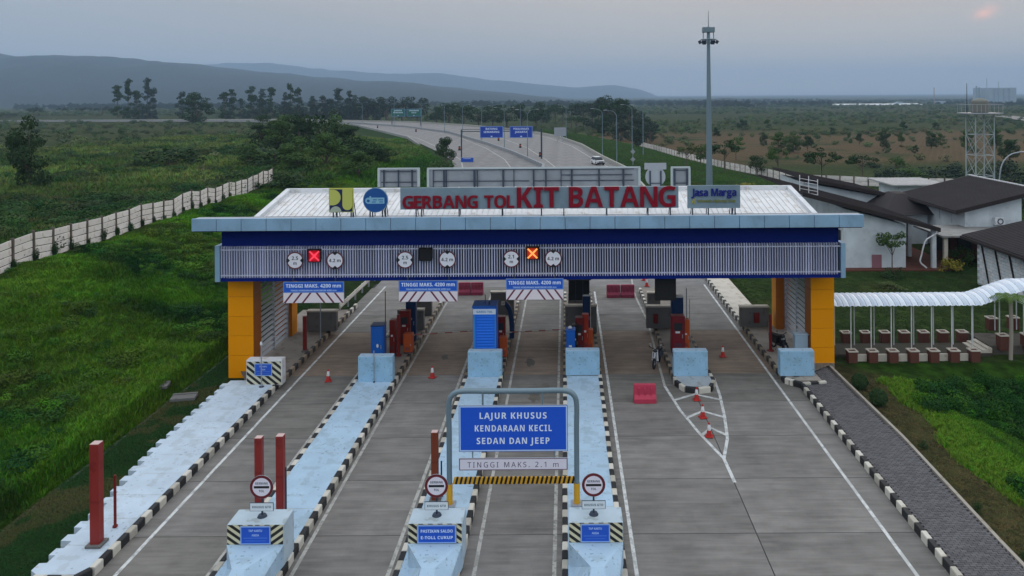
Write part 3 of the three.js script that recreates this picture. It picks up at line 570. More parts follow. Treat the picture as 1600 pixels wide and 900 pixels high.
  mesh('emblem', [bar([-w / 2 + 0.2, -h / 2 + 0.25, 0.02], [-w / 2 + 0.34, -h / 2 + 0.5, 0.02], 0.03), bar([-w / 2 + 0.34, -h / 2 + 0.22, 0.02], [-w / 2 + 0.34, -h / 2 + 0.52, 0.02], 0.03)], mat(0.45, 0.40, 0.06, 0.5), t);
  legs(t, [-w * 0.4, -w * 0.1, w * 0.35, w * 0.41], -h / 2 - 0.42);
  // the boards along the rear edge, seen from behind
  const DB = 50.6;
  const back = (label, x0, y0, x1, y1, frame, extra) => {
    const a = at(x0, y1, DB), b = at(x1, y0, DB), W = b.x - a.x, Hh = b.y - a.y, q = thing('roof_sign', label, 'sign', [(a.x + b.x) / 2, (a.y + b.y) / 2, -DB]);
    mesh('panel', box(-W / 2, W / 2, -Hh / 2, Hh / 2, -0.1, 0), mat(0.30, 0.34, 0.38, 0.5, { map: plainTex }), q);
    mesh('rim', [box(-W / 2 - 0.02, W / 2 + 0.02, Hh / 2 - 0.07, Hh / 2 + 0.03, -0.12, 0.06), box(-W / 2 - 0.03, -W / 2 + 0.12, -Hh / 2, Hh / 2 - 0.071, -0.12, 0.06), box(W / 2 - 0.12, W / 2 + 0.03, -Hh / 2, Hh / 2 - 0.071, -0.12, 0.06)], mat(0.36, 0.42, 0.44, 0.5), q);
    for (const v of frame.v) mesh('frame_post', box(v[0] - v[1], v[0] + v[1], -Hh / 2 - 0.7, Hh / 2 - 0.1, 0.065, 0.13), M.darkSteel, q);
    for (const r of frame.h) mesh('frame_rail', box(r[0], r[1], r[2] - 0.025, r[2] + 0.025, 0.02, 0.062), M.darkSteel, q);
    return q;
  };
  back('back of a roof sign behind the round blue disc', 591, 263, 655, 292, { v: [[-0.95, 0.05], [0, 0.04], [0.9, 0.05]], h: [[-1.15, 1.15, 0.4], [-1.15, 1.2, -0.3]] });
  back('long back of a roof sign with dark framing behind the red name sign', 668, 261, 1000, 292, { v: [[-6.6, 0.03], [-5.9, 0.05], [-5.75, 0.04], [-3.9, 0.06], [-3.7, 0.03], [-2.0, 0.06], [-1.3, 0.025], [0, 0.05], [0.8, 0.05], [2.5, 0.06], [1.8, 0.025], [4.3, 0.05], [5.9, 0.06]], h: [[-6.6, 6.6, 0.5], [-6.6, -0.3, -0.25], [0, 6.6, -0.25], [1.8, 6.5, 0.12]] });
  back('narrow back of a roof sign behind the right end of the red name sign', 1049, 261, 1078, 292, { v: [[-0.42, 0.07], [0.42, 0.07]], h: [[-0.45, 0.45, 0.45], [-0.45, 0.45, -0.4]] });
  { const a = at(1024, 276, DB), q = thing('roof_sign', 'back of a round roof sign with a flat plate above it', 'sign', [a.x, a.y, -DB]); const g = new THREE.CylinderGeometry(0.66, 0.66, 0.1, 32); g.rotateX(Math.PI / 2); mesh('disc', g, mat(0.30, 0.34, 0.38, 0.5), q); mesh('top_plate', box(-0.72, 0.72, 0.48, 0.9, -0.02, 0.06), M.steel, q); for (const v of [-0.35, 0.35]) mesh('frame_post', box(v - 0.05, v + 0.05, -1.3, 0.4, 0.065, 0.13), M.darkSteel, q); mesh('frame_rail', box(-0.3, 0.3, -0.45, -0.4, 0.07, 0.12), M.darkSteel, q); }
}
// ---------- low gantry for small cars ----------
{
  const D = 28.4, xl = at(702, 700, D).x, xr = at(901, 700, D).x, top = at(800, 611, D).y, r = 0.1, R = 0.42, w = xr - xl;
  const t = thing('height_gantry', 'low blue-grey pipe gantry over the third lane with yellow feet', 'gantry', [xl, 0, -D]);
  const pts = [[0, 1.0, 0], [0, 2, 0], [0, 3, 0], [0, top - R, 0], [0.06, top - R * 0.5, 0], [R * 0.5, top - 0.06, 0], [R, top, 0], [w * 0.35, top, 0], [w * 0.65, top, 0], [w - R, top, 0], [w - R * 0.5, top - 0.06, 0], [w - 0.06, top - R * 0.5, 0], [w, top - R, 0], [w, 3, 0], [w, 2, 0], [w, 1.0, 0]];
  mesh('pipe_frame', tube(pts, r, 90, 10), M.galv, t);
  for (const x of [0, w]) { const f = mesh('yellow_foot', [cyl(r + 0.015, r + 0.015, 0.3, 1.05, x, 0)], M.yellowPaint, t); mesh('base_plate', box(x - 0.22, x + 0.22, 0.268, 0.31, -0.22, 0.22), M.steel, t); }
  mesh('sign_hook', [-1.1, 1.1].map((q) => box(w / 2 + q - 0.03, w / 2 + q + 0.03, top - 0.6, top + 0.02, 0.02, 0.11)), M.galv, t);
  const rect = (x0, y0, x1, y1) => { const a = at(x0, y1, D), b = at(x1, y0, D); return [(a.x + b.x) / 2, (a.y + b.y) / 2, b.x - a.x, b.y - a.y]; };
  let [x, y, W, Hh] = rect(718, 630, 887, 703);
  let s = thing('lane_sign', 'large blue sign reading LAJUR KHUSUS KENDARAAN KECIL SEDAN DAN JEEP', 'sign', [x, y, -D + 0.16]);
  mesh('panel', rbox(-W / 2, W / 2, -Hh / 2, Hh / 2, -0.05, 0, 0.012), M.steel, s);
  face(W - 0.02, Hh - 0.02, printed(1024, 440, (c, a, b) => { c.fillStyle = '#0a52cc'; c.fillRect(0, 0, a, b); c.strokeStyle = '#b9d3f0'; c.lineWidth = 11; c.strokeRect(9, 9, a - 18, b - 18); c.letterSpacing = '6px'; ['LAJUR KHUSUS', 'KENDARAAN KECIL', 'SEDAN DAN JEEP'].forEach((l, i) => txt(c, l, a / 2, b * (0.22 + 0.275 * i), 84, '#dfe9f6', [650, 740, 700][i])); }), 'sign_face', s, 0, 0, 0.004);
  [x, y, W, Hh] = rect(718, 712, 887, 732);
  s = thing('height_sign', 'narrow white sign reading TINGGI MAKS. 2.1 m under the large blue sign', 'sign', [x, y, -D + 0.16]);
  mesh('panel', rbox(-W / 2, W / 2, -Hh / 2, Hh / 2, -0.05, 0, 0.012), M.steel, s);
  face(W - 0.02, Hh - 0.02, printed(1024, 120, (c, a, b) => { c.fillStyle = '#dcd9e4'; c.fillRect(0, 0, a, b); c.strokeStyle = '#63465c'; c.lineWidth = 7; c.strokeRect(4, 4, a - 8, b - 8); c.letterSpacing = '14px'; txt(c, 'TINGGI MAKS. 2.1 m', a / 2 + 6, b * 0.54, 74, '#4a3450', 880, ''); }), 'sign_face', s, 0, 0, 0.004);
  mesh('hanger', [-1.5, 1.5].map((q) => box(q - 0.02, q + 0.02, Hh / 2 - 0.02, Hh / 2 + 0.3, -0.08, -0.052)), M.galv, s);
  const by = at(800, 750, D).y; s = thing('clearance_bar', 'yellow and black striped clearance bar across the low gantry', 'barrier bar', [xl + 0.12, by, -D]);
  const n = 27, L = w - 0.24; for (let i = 0; i < n; i++) { const a = i * L / n, b = (i + 0.5) * L / n, c = (i + 1) * L / n, k = 0.06 * (i < n / 2 ? 1 : 1); const para = (p, q) => loft([[p, -0.12, 0.05], [q, -0.12, 0.05], [q, -0.12, -0.03], [p, -0.12, -0.03]], [[p + k, 0.12, 0.05], [q + k, 0.12, 0.05], [q + k, 0.12, -0.03], [p + k, 0.12, -0.03]]); mesh('yellow_stripe', para(a, b - 0.002), M.yellowPaint, s); mesh('black_stripe', para(b, c - 0.002), M.black, s); }
}

// ---------- crash cushions with chevron boards at the island heads ----------
const chevron = (flip, both) => printed(256, 128, (x, w, h) => {
  x.fillStyle = '#cfc9a8'; x.fillRect(0, 0, w, h); x.fillStyle = '#16170f';
  for (let k = -4; k < 9; k++) { const s = 46; for (const side of both ? [0, 1] : [0]) { x.save(); if (both) { x.beginPath(); x.rect(side * w / 2, 0, w / 2, h); x.clip(); } const up = both ? (side ? !flip : flip) : flip; x.beginPath(); const a = k * s; if (up) { x.moveTo(a, h); x.lineTo(a + s / 2, h); x.lineTo(a + s / 2 + h, 0); x.lineTo(a + h, 0); } else { x.moveTo(a, 0); x.lineTo(a + s / 2, 0); x.lineTo(a + s / 2 + h, h); x.lineTo(a + h, h); } x.fill(); x.restore(); } }
}, 0.6);
const bluePlate = (lines, small) => printed(256, 136, (x, w, h) => { x.fillStyle = '#0f50c0'; x.fillRect(0, 0, w, h); x.strokeStyle = '#8db0e6'; x.lineWidth = 8; x.strokeRect(4, 4, w - 8, h - 8); lines.forEach((l, i) => txt(x, l, w / 2, h * (small ? 0.25 + 0.25 * i : 0.33 + 0.36 * i), small ? 24 : 32, '#d5e2f6', w * 0.84, small ? '' : 'bold')); if (small) { x.fillStyle = '#6f95d6'; x.fillRect(w * 0.1, h * 0.64, w * 0.8, 3); x.fillRect(w * 0.16, h * 0.8, w * 0.68, 2); } });
function cushion(label, signLabel, cx, w, board, plate, px) {
  const D = 24.72, t = thing('crash_cushion', label, 'crash barrier', [cx, 0, -D]);
  const a = w / 2;
  mesh('prow', loft([[-a, 0.2, 0], [-0.45, 0.2, 2.6], [0.45, 0.2, 2.6], [a, 0.2, 0]], [[-a, 0.98, 0], [-0.2, 0.98, 1.28], [0.2, 0.98, 1.28], [a, 0.98, 0]]), M.deck, t);
  mesh('head_block', rbox(-a, a, 0.2, 1.62, -0.95, -0.005, 0.03), mat(0.50, 0.62, 0.70, 0.8, { map: grimeTex }), t);
  face(w - 0.04, 0.63, board, 'chevron_board', t, 0, 1.305, 0.003);
  mesh('blue_plate', rbox(-plate.w / 2 + plate.x, plate.w / 2 + plate.x, 1.0, 1.6, 0.005, 0.03, 0.008), M.steel, t);
  face(plate.w - 0.02, 0.58, plate.m, 'plate_face', t, plate.x, 1.3, 0.034);
  // round sign and small plate on a short post
  const s = thing('gate_sign', signLabel, 'road sign', [px, 1.62, -D - 0.45]);
  mesh('post', [cyl(0.03, 0.03, 0, 1.35, 0, -0.04), cyl(0.16, 0.12, 0, 0.07, 0, -0.04)], M.darkSteel, s);
  const g = new THREE.CylinderGeometry(0.385, 0.385, 0.02, 40); g.rotateX(Math.PI / 2); g.translate(0, 0.99, 0); mesh('disc', g, M.steel, s);
  const f = mesh('sign_face', new THREE.CircleGeometry(0.38, 40), printed(192, 192, (x, W) => { x.fillStyle = '#64141f'; x.fillRect(0, 0, W, W); x.fillStyle = '#dedbe6'; x.beginPath(); x.arc(W / 2, W / 2, W * 0.39, 0, 7); x.fill(); x.fillStyle = '#0d0d12'; x.fillRect(W * 0.17, W * 0.455, W * 0.66, W * 0.1); txt(x, 'GERBANG', W / 2, W * 0.34, 27, '#14303a', W * 0.56); txt(x, 'TOL', W / 2, W * 0.67, 27, '#14303a', W * 0.24); }), s); f.position.set(0, 0.99, 0.013);
  mesh('plate', rbox(-0.39, 0.39, 0.2, 0.48, -0.012, 0.012, 0.006), M.darkSteel, s);
  face(0.75, 0.25, printed(192, 64, (x, W, h) => { x.fillStyle = '#d3dde4'; x.fillRect(0, 0, W, h); txt(x, 'KHUSUS GTO', W / 2, h / 2, 27, '#2c4a50', W * 0.84); }), 'plate_face', s, 0, 0.34, 0.015);
}
cushion('pale blue crash cushion with outward chevrons at the head of the first island', 'round GERBANG TOL sign in front of two red posts', -10.07, 1.84, chevron(false, true), { w: 0.98, x: 0.02, m: bluePlate(['TAP KARTU', 'ANDA'], true) }, -10.03);
cushion('pale blue crash cushion with a wide blue plate at the head of the second island', 'round GERBANG TOL sign left of the gantry beside a brown post', -4.28, 1.76, chevron(false, false), { w: 1.27, x: 0.06, m: bluePlate(['PASTIKAN SALDO', 'E-TOLL CUKUP']) }, -4.3);
cushion('pale blue crash cushion with a small blue plate at the head of the third island', 'round GERBANG TOL sign right of the gantry', 0.9, 1.76, chevron(false, false), { w: 0.95, x: -0.02, m: bluePlate(['TAP KARTU', 'ANDA'], true) }, 0.85);
{ // chevron block by the left pillar
  const p = onLevel(413, 602, 0.25), t = thing('chevron_block', 'striped concrete block with a small blue plate at the foot of the left pillar', 'crash barrier', [p.x, 0.25, p.z]);
  mesh('block', rbox(-0.95, 0.93, 0, 1.32, -0.55, 0, 0.025), M.white, t);
  face(1.8, 1.2, printed(256, 170, (x, w, h) => { x.fillStyle = '#c9c7b0'; x.fillRect(0, 0, w, h); x.fillStyle = '#12150f'; for (let k = -5; k < 7; k++) { const a = k * 60; x.beginPath(); x.moveTo(a, 0); x.lineTo(a + 30, 0); x.lineTo(a + 30 + h * 1.25, h); x.lineTo(a + h * 1.25, h); x.fill(); } }), 'striped_face', t, -0.02, 0.64, 0.004);
  mesh('blue_plate', rbox(-0.5, 0.42, 0.5, 1.16, 0.008, 0.03, 0.008), M.steel, t);
  face(0.9, 0.64, bluePlate(['TAP KARTU', 'ANDA'], true), 'plate_face', t, -0.04, 0.83, 0.034);
  const q = thing('thin_post', 'thin grey post standing in front of the striped block', 'post', [p.x - 0.05, 0.25, p.z + 0.25]);
  mesh('pole', cyl(0.03, 0.03, 0, 2.2), M.steel, q); mesh('foot', cyl(0.13, 0.13, 0, 0.04), M.darkSteel, q); mesh('cap', cyl(0.07, 0.05, 2.2, 2.36), M.white, q);
}
// light blue crash blocks on the islands under the canopy edge
const blocks = [['first', 586.5, 597], ['second', 757.5, 589], ['third', 910.5, 587], ['fourth', 1079.5, 588], ['right', 1246, 588]];
const blockProto = () => rbox(-0.92, 0.92, 0, 1.34, -0.5, 0, 0.03);
for (const [n, x, y] of blocks) {
  const p = onLevel(x, y, 0.26), t = thing('crash_block', n === 'right' ? 'light blue concrete block beside the right yellow pillar' : 'light blue concrete block on the ' + n + ' toll island', 'concrete block', [p.x, 0.26, p.z]);
  mesh('block', blockProto(), M.blockBlue, t);
  mesh('top_edge', rbox(-0.9, 0.9, 1.335, 1.36, -0.48, -0.02, 0.01), M.deck, t);
}
// grey rear blocks
const rear = [[502.5, 518, 1.9, 1.35, 'grey concrete block on the left pavement behind the canopy'], [641.5, 516, 1.7, 1.35, 'dark concrete block behind the blue cabinet of the first island'], [663, 494, 1.0, 1.15, 'far grey concrete block at the rear end of the first island'], [785, 492, 1.6, 1.6, 'dark concrete block behind the louvred blue kiosk'], [908, 520, 2.0, 1.75, 'dark concrete block behind the red posts of the third island'], [1022, 487, 0.9, 1.35, 'far grey concrete block at the rear of the fourth island'], [1033, 513, 1.9, 1.45, 'dark concrete block left of the red cabinet on the fourth island'], [1179, 511, 1.85, 1.35, 'grey concrete block with a red box on the right pavement']];
rear.forEach(([x, y, w, h, label], i) => {
  const p = onLevel(x, y, 0.25), t = thing('rear_block', label, 'concrete block', [p.x, 0.25, p.z]);
  mesh('block', rbox(-w / 2, w / 2, 0, h - 0.1, -0.4, 0, 0.02), M.greyWall, t); mesh('coping', rbox(-w / 2 - 0.03, w / 2 + 0.03, h - 0.1, h, -0.43, 0.03, 0.02), M.cream, t);
  if (i === 7) mesh('red_box', rbox(-0.05, 0.3, 0.3, 0.95, 0.003, 0.15, 0.02), M.redDark, t);
  if (i === 6) mesh('red_box', rbox(-0.5, -0.2, 0.35, 0.95, 0.003, 0.12, 0.02), M.redDark, t);
});
// ---------- cabinets and machines ----------
function cabinet(name, label, cat, x, y, w, h, d, m, o = {}) {
  const p = onLevel(x, y, 0.25), t = thing(name, label, cat, [p.x, 0.25, p.z]);
  mesh('body', rbox(-w / 2, w / 2, 0.08, h, -d, 0, 0.04, 2), m, t);
  mesh('plinth', box(-w / 2 + 0.03, w / 2 - 0.03, 0, 0.079, -d + 0.03, -0.03), M.darkSteel, t);
  if (o.cap) mesh('cap', rbox(-w / 2 - 0.02, w / 2 + 0.02, h + 0.002, h + 0.06, -d - 0.02, 0.02, 0.02), o.cap, t);
  mesh('door', rbox(-w / 2 + 0.05, w / 2 - 0.05, 0.2, h - 0.15, 0.002, 0.018, 0.005), m, t);
  mesh('handle', box(w * 0.28, w * 0.33, h * 0.42, h * 0.52, 0.019, 0.045), M.steel, t);
  mesh('vent', [0, 1, 2, 3].map((k) => box(-w * 0.28, w * 0.28, h * 0.2 + k * 0.05, h * 0.2 + k * 0.05 + 0.02, 0.019, 0.03)), M.darkSteel, t);
  if (h > 1.8 && !o.mark) mesh('label_plate', box(-w * 0.2, w * 0.12, h * 0.55, h * 0.6, 0.0185, 0.022), M.white, t);
  if (o.screen) mesh('window', box(-w * 0.3, w * 0.3, h * 0.62, h * 0.82, 0.019, 0.025), M.glass, t);
  if (o.mark) { const g = new THREE.CircleGeometry(0.09, 16); const k = mesh('white_mark', g, M.white, t); k.scale.set(0.7, 1.2, 1); k.position.set(0.02, h * 0.5, 0.022); }
  return t;
}
cabinet('blue_cabinet', 'blue toll cabinet with a white mark behind the first light blue block', 'toll machine', 589.5, 570, 0.72, 2.15, 0.7, M.blueCab, { mark: true, cap: M.blueDark });
cabinet('red_machine', 'dark red narrow machine directly right of the marked blue cabinet', 'toll machine', 613, 557, 0.34, 2.1, 0.5, M.redDark);
cabinet('red_machine', 'bright red cabinet in front of the tall dark blue box on the first island', 'toll machine', 632, 540, 0.65, 2.1, 0.5, M.redDark, { screen: true });
cabinet('gate_machine', 'orange barrier machine at the foot of the tall dark blue box', 'barrier machine', 637, 553, 0.55, 1.15, 0.5, M.orangeRed);
cabinet('blue_cabinet', 'tall dark blue box on the first island behind the red machines', 'toll machine', 642, 534, 0.62, 2.45, 0.5, M.blueDark);
{ // louvred kiosk
  const p = onLevel(757.5, 574, 0.25), t = thing('blue_kiosk', 'tall bright blue louvred kiosk with a white header on the second island', 'kiosk', [p.x, 0.25, p.z]), w = 1.3, h = 3.3;
  mesh('body', rbox(-w / 2, w / 2, 0.1, h, -1.2, 0, 0.03), M.blueBright, t);
  mesh('roof', rbox(-w / 2 - 0.04, w / 2 + 0.04, h + 0.002, h + 0.12, -1.24, 0.05, 0.02), M.blueCab, t);
  face(w - 0.04, 0.3, printed(256, 60, (x, W, q) => { x.fillStyle = '#d6e6f4'; x.fillRect(0, 0, W, q); txt(x, 'GARDU TOL', W / 2, q * 0.52, 34, '#3f78b8', W * 0.72); }), 'header_sign', t, 0, h - 0.2, 0.005);
  for (let i = 0; i < 17; i++) { const s = mesh('louvre', box(-w / 2 + 0.16, w / 2 - 0.1, -0.012, 0.07, 0, 0.03), M.blueBright, t); s.position.set(0.03, 0.28 + i * 0.158, 0.012); s.rotation.x = -0.45; }
  mesh('frame', [box(-w / 2 + 0.02, -w / 2 + 0.14, 0.15, h - 0.38, 0.002, 0.045), box(w / 2 - 0.08, w / 2 - 0.02, 0.15, h - 0.38, 0.002, 0.045)], mat(0.05, 0.26, 0.66, 0.5), t);
  mesh('roof_aerial', [cyl(0.02, 0.02, h + 0.12, h + 0.6, 0.0, -0.5), cyl(0.06, 0.02, h + 0.12, h + 0.35, 0.25, -0.3)], M.darkSteel, t);
  mesh('plinth', box(-w / 2 - 0.05, w / 2 + 0.05, 0, 0.099, -1.22, 0.04), M.darkSteel, t);
}
cabinet('red_machine', 'dark red machine right of the louvred blue kiosk', 'toll machine', 783, 548, 0.5, 2.0, 0.5, M.redDark, { screen: true });
cabinet('gate_machine', 'orange barrier machine right of the louvred blue kiosk', 'barrier machine', 786, 560, 0.45, 1.2, 0.5, M.orangeRed);
{ const p = onLevel(795, 528, 0.25), t = thing('curved_post', 'dark blue post with a curved head leaning over the third lane', 'card reader', [p.x, 0.25, p.z]); const g = tube([[0.18, 0, 0], [0.2, 0.7, 0], [0.12, 1.5, 0], [-0.05, 2.0, 0.05], [-0.3, 2.25, 0.1]], 0.16, 24, 10); mesh('post', g, M.blueDark, t); mesh('reader_head', rbox(-0.45, -0.2, 2.1, 2.3, -0.05, 0.25, 0.03), M.cream, t); }
cabinet('blue_cabinet', 'blue cabinet with a white top light at the left front of the third island', 'toll machine', 892, 572, 0.5, 1.95, 0.6, M.blueCab, { cap: M.blueCab });
{ const p = onLevel(891, 571, 0.25), t = thing('top_light', 'small white dome light on top of the third island blue cabinet', 'lamp', [p.x, 0.25 + 2.02, p.z - 0.3]); mesh('dome', new THREE.SphereGeometry(0.11, 16, 10, 0, 7, 0, Math.PI / 2), M.white, t); mesh('base', cyl(0.12, 0.12, -0.02, 0.0), M.white, t); }
cabinet('black_machine', 'black toll machine right of the blue cabinet on the third island', 'toll machine', 899, 560, 0.34, 1.9, 0.5, M.black);
cabinet('red_machine', 'dark maroon cabinet between black machine and tall red post', 'toll machine', 906, 556, 0.5, 2.2, 0.5, mat(0.12, 0.012, 0.012, 0.5), { screen: true });
cabinet('red_column', 'tall red machine column in the middle of the third island', 'toll machine', 915, 553, 0.38, 2.3, 0.42, mat(0.32, 0.03, 0.012, 0.5), {});
cabinet('gate_machine', 'orange barrier machine at the right edge of the third island', 'barrier machine', 922, 549, 0.36, 1.25, 0.5, M.orangeRed);
cabinet('blue_cabinet', 'dark blue box high above the red column on the third island', 'toll machine', 917, 527, 0.5, 2.55, 0.5, M.blueDark);
{ // dark glazed booth on the third island
  const p = onLevel(906, 492, 0.25), t = thing('toll_booth', 'dark glazed toll booth at the rear of the third island', 'toll booth', [p.x - 0.05, 0.25, p.z]);
  mesh('base', rbox(-0.75, 0.75, 0, 1.0, -2, 0, 0.03), M.greyWall, t); mesh('glazing', box(-0.7, 0.7, 1.0, 2.4, -1.95, -0.05), M.glass, t);
  mesh('mullion', [-0.72, -0.25, 0.25, 0.68].map((x) => box(x, x + 0.05, 1.0, 2.4, -0.049, 0)), M.darkSteel, t); mesh('roof', rbox(-0.85, 0.85, 2.4, 2.58, -2.1, 0.12, 0.03), mat(0.1, 0.1, 0.1, 0.7), t);
}
cabinet('blue_cabinet', 'dark blue box on top of the tall machine of the fourth island', 'toll machine', 1059, 536, 0.72, 2.75, 0.55, M.blueDark, { cap: M.white });
cabinet('red_machine', 'large dark red machine in front of the dark blue box on the fourth island', 'toll machine', 1060, 553, 0.8, 2.2, 0.55, mat(0.15, 0.012, 0.018, 0.5), { screen: true });
cabinet('gate_machine', 'orange red barrier machine right of the large red machine', 'barrier machine', 1072, 551, 0.46, 1.9, 0.5, M.orangeRed);
{ // black hanging panel over the fourth island
  const p = at(1040, 448, 41.9), t = thing('display_board', 'large plain black panel hanging over the fourth island', 'display board', [p.x, p.y, p.z]);
  mesh('panel', rbox(-0.57, 0.57, -0.76, 0.9, -0.2, 0, 0.02), M.blackMat, t); mesh('rim', [box(-0.57, 0.57, -0.75, -0.72, 0.001, 0.02), box(-0.57, -0.54, -0.719, 0.88, 0.001, 0.02), box(0.54, 0.57, -0.719, 0.88, 0.001, 0.02)], M.black, t);
}
{ for (const [x, n] of [[1054, 'left'], [1076, 'right']]) { const p = at(x, 551, 41.55), t = thing('rubber_bumper', 'black rubber bumper over the ' + n + ' top edge of the fourth light blue block', 'bumper', [p.x, p.y, p.z]); mesh('pad', rbox(-0.12, 0.12, -0.22, 0.06, -0.05, 0.1, 0.04, 2), M.rubber, t); mesh('strap', box(-0.05, 0.05, 0.03, 0.065, -0.4, -0.051), M.rubber, t); } }
// ---------- posts ----------
function post(label, x, y, lev, w, h, m, o = {}) {
  const p = onLevel(x, y, lev), t = thing(o.name || 'red_post', label, 'post', [p.x, lev, p.z]);
  mesh('column', o.round ? cyl(w / 2, w / 2, 0.05, h, 0, 0, 14) : rbox(-w / 2, w / 2, 0.05, h, -w / 2, w / 2, 0.02), m, t);
  mesh('foot', o.round ? cyl(w * 1.3, w * 1.1, 0, 0.06, 0, 0, 16) : rbox(-w * 0.85, w * 0.85, 0, 0.09, -w * 0.85, w * 0.85, 0.02), o.foot || M.greyWall, t);
  if (o.top) mesh('cap', box(-w / 2 + 0.01, w / 2 - 0.01, h + 0.001, h + 0.012, -w / 2 + 0.01, w / 2 - 0.01), o.top, t);
  return t;
}
const pinkTop = mat(0.55, 0.40, 0.38, 0.7);
post('tall thick red steel post on the left pale blue pavement', 151.5, 851, 0.26, 0.31, 3.45, M.red, { top: pinkTop });
post('thin short dark red pole behind the thick red post', 180, 824, 0.26, 0.08, 1.85, M.redDark, { foot: M.redDark, name: 'thin_pole' });
post('left of the two red posts behind the first crash cushion', 405.5, 801, 0.26, 0.26, 2.75, M.red, { top: pinkTop });
post('right of the two red posts behind the first crash cushion', 439, 808, 0.26, 0.27, 2.95, M.red, { top: pinkTop });
post('thin dark pole right of the red posts on the first island', 447, 815, 0.26, 0.06, 1.95, M.darkSteel, { name: 'thin_pole', foot: M.darkSteel });
post('brown red post left of the low gantry on the second island', 680, 783, 0.26, 0.25, 2.6, M.rust, { top: pinkTop });
post('thin dark pole beside the brown post on the second island', 690, 776, 0.26, 0.06, 1.35, M.darkSteel, { name: 'thin_pole', foot: M.darkSteel });
post('dark red post on the left pavement under the canopy', 476.5, 549, 0.25, 0.2, 2.1, M.redDark);
post('dark red post with a round foot on the right pavement', 1204, 548, 0.25, 0.17, 2.15, M.redDark, { round: true, foot: M.redDark });
post('dark red pole right of the dark red machine on the first island', 623, 556, 0.25, 0.17, 2.4, M.redDark, { foot: M.redDark });
post('thin grey pole standing among the machines of the first island', 602.5, 540, 0.25, 0.05, 3.3, M.darkSteel, { name: 'thin_pole', foot: M.darkSteel });
post('thin grey pole on the left pavement under the first height board', 501, 532, 0.25, 0.06, 3.4, M.steel, { name: 'thin_pole', foot: M.darkSteel });
post('thin pole in front of the first light blue block', 584.5, 598, 0.26, 0.05, 1.7, M.steel, { name: 'thin_pole', foot: M.darkSteel });
post('tall grey pole behind the orange machine of the fourth island', 1073, 538, 0.25, 0.06, 3.4, M.steel, { name: 'thin_pole', foot: M.darkSteel });
post('shorter pale pole right of the tall grey pole on the fourth island', 1078, 534, 0.25, 0.05, 2.6, M.cream, { name: 'thin_pole', foot: M.darkSteel });
post('pale pole at the right edge of the third island', 923, 530, 0.25, 0.05, 2.9, M.cream, { name: 'thin_pole', foot: M.darkSteel });
// boom gates
function boom(label, x0, y0, x1, y1, D) {
  const a = at(x0, y0, D), b = at(x1, y1, D), n = 9, t = thing('boom_gate', label, 'barrier', [a.x, a.y, -D]), L = b.x - a.x;
  for (let i = 0; i < n; i++) mesh('boom_section', cyl(0.035, 0.035, i * L / n, (i + 1) * L / n - 0.002, 0, 0, 8).rotateZ(-Math.PI / 2).translate(0, (b.y - a.y) * (i + 0.5) / n, 0), i % 2 ? mat(0.35, 0.12, 0.10, 0.5) : mat(0.5, 0.45, 0.4, 0.5), t);
}
boom('thin red and white boom lowered across the second lane', 637, 524, 742, 517, 46.4);
boom('thin red and white boom lowered across the third lane', 789, 519.5, 884, 514.5, 46.6);

// ---------- cones and barriers ----------
function makeCone() {
  const t = thing('traffic_cone', '', 'traffic cone');
  mesh('base', rbox(-0.2, 0.2, 0, 0.05, -0.2, 0.2, 0.015), M.coneRed, t);
  mesh('body', new THREE.LatheGeometry([[0.15, 0.05], [0.14, 0.08], [0.045, 0.70], [0.03, 0.72], [0, 0.72]].map((p) => new THREE.Vector2(...p)), 20), M.coneRed, t);
  const band = (a, b) => { const r = (y) => 0.14 - 0.095 * (y - 0.08) / 0.62 + 0.004; return cyl(r(a), r(b), a, b, 0, 0, 20); };
  mesh('white_band', [band(0.34, 0.62)], M.white, t); return t;
}
const cone0 = makeCone();
[[513, 595.5, 'red and white cone in the first lane near the left pillar'], [675.5, 590, 'red and white cone in the second lane left of the kiosk'], [1129.5, 557, 'red and white cone in the last lane under the canopy'], [1108, 682, 'nearest of the three cones on the painted gore stripes'], [1098, 652.5, 'middle of the three cones on the painted gore stripes'], [1088.5, 625, 'farthest of the three cones, against the rounded kerb'], [1010.5, 447, 'nearer of two far cones behind the fourth island'], [1006, 438, 'farther of two far cones behind the fourth island']].forEach(([x, y, l], i) => {
  const o = i ? cone0.clone() : cone0; if (i) { o.name = numbered('traffic_cone'); scene.add(o); }
  const p = onLevel(x, y, 0.018); o.position.copy(p); o.rotation.y = rr(-0.5, 0.5); o.scale.setScalar(0.88); o.userData.label = l;
});
function barrier(label, x, y, w, h, m, n) {
  const p = onLevel(x, y, 0.01), t = thing('water_barrier', label, 'plastic barrier', [p.x, 0.01, p.z]);
  const seg = w / n;
  for (let k = 0; k < n; k++) {
    const c = -w / 2 + seg * (k + 0.5), a = seg / 2 - 0.02;
    const pr = new THREE.Shape(); pr.moveTo(-0.26, 0); pr.lineTo(0.26, 0); pr.lineTo(0.26, h * 0.2); pr.lineTo(0.13, h * 0.45); pr.lineTo(0.09, h); pr.lineTo(-0.09, h); pr.lineTo(-0.13, h * 0.45); pr.lineTo(-0.26, h * 0.2); pr.closePath();
    const g = new THREE.ExtrudeGeometry(pr, { depth: 2 * a - 0.1, bevelEnabled: true, bevelSize: 0.04, bevelThickness: 0.05, bevelSegments: 2 }); g.rotateY(Math.PI / 2); g.translate(c - a + 0.05, 0.04, 0); metricUV(g);
    mesh('shell', g, m, t);
    for (let q = 0; q < 3; q++) mesh('rib', rbox(c - a * 0.55 + q * a * 0.55 - 0.05, c - a * 0.55 + q * a * 0.55 + 0.05, h * 0.42, h * 0.95, 0.08, 0.2, 0.03, 2), m, t);
    mesh('lifting_lip', rbox(c - a * 0.7, c + a * 0.7, h + 0.03, h + 0.09, -0.08, 0.08, 0.02), m, t);
  }
}
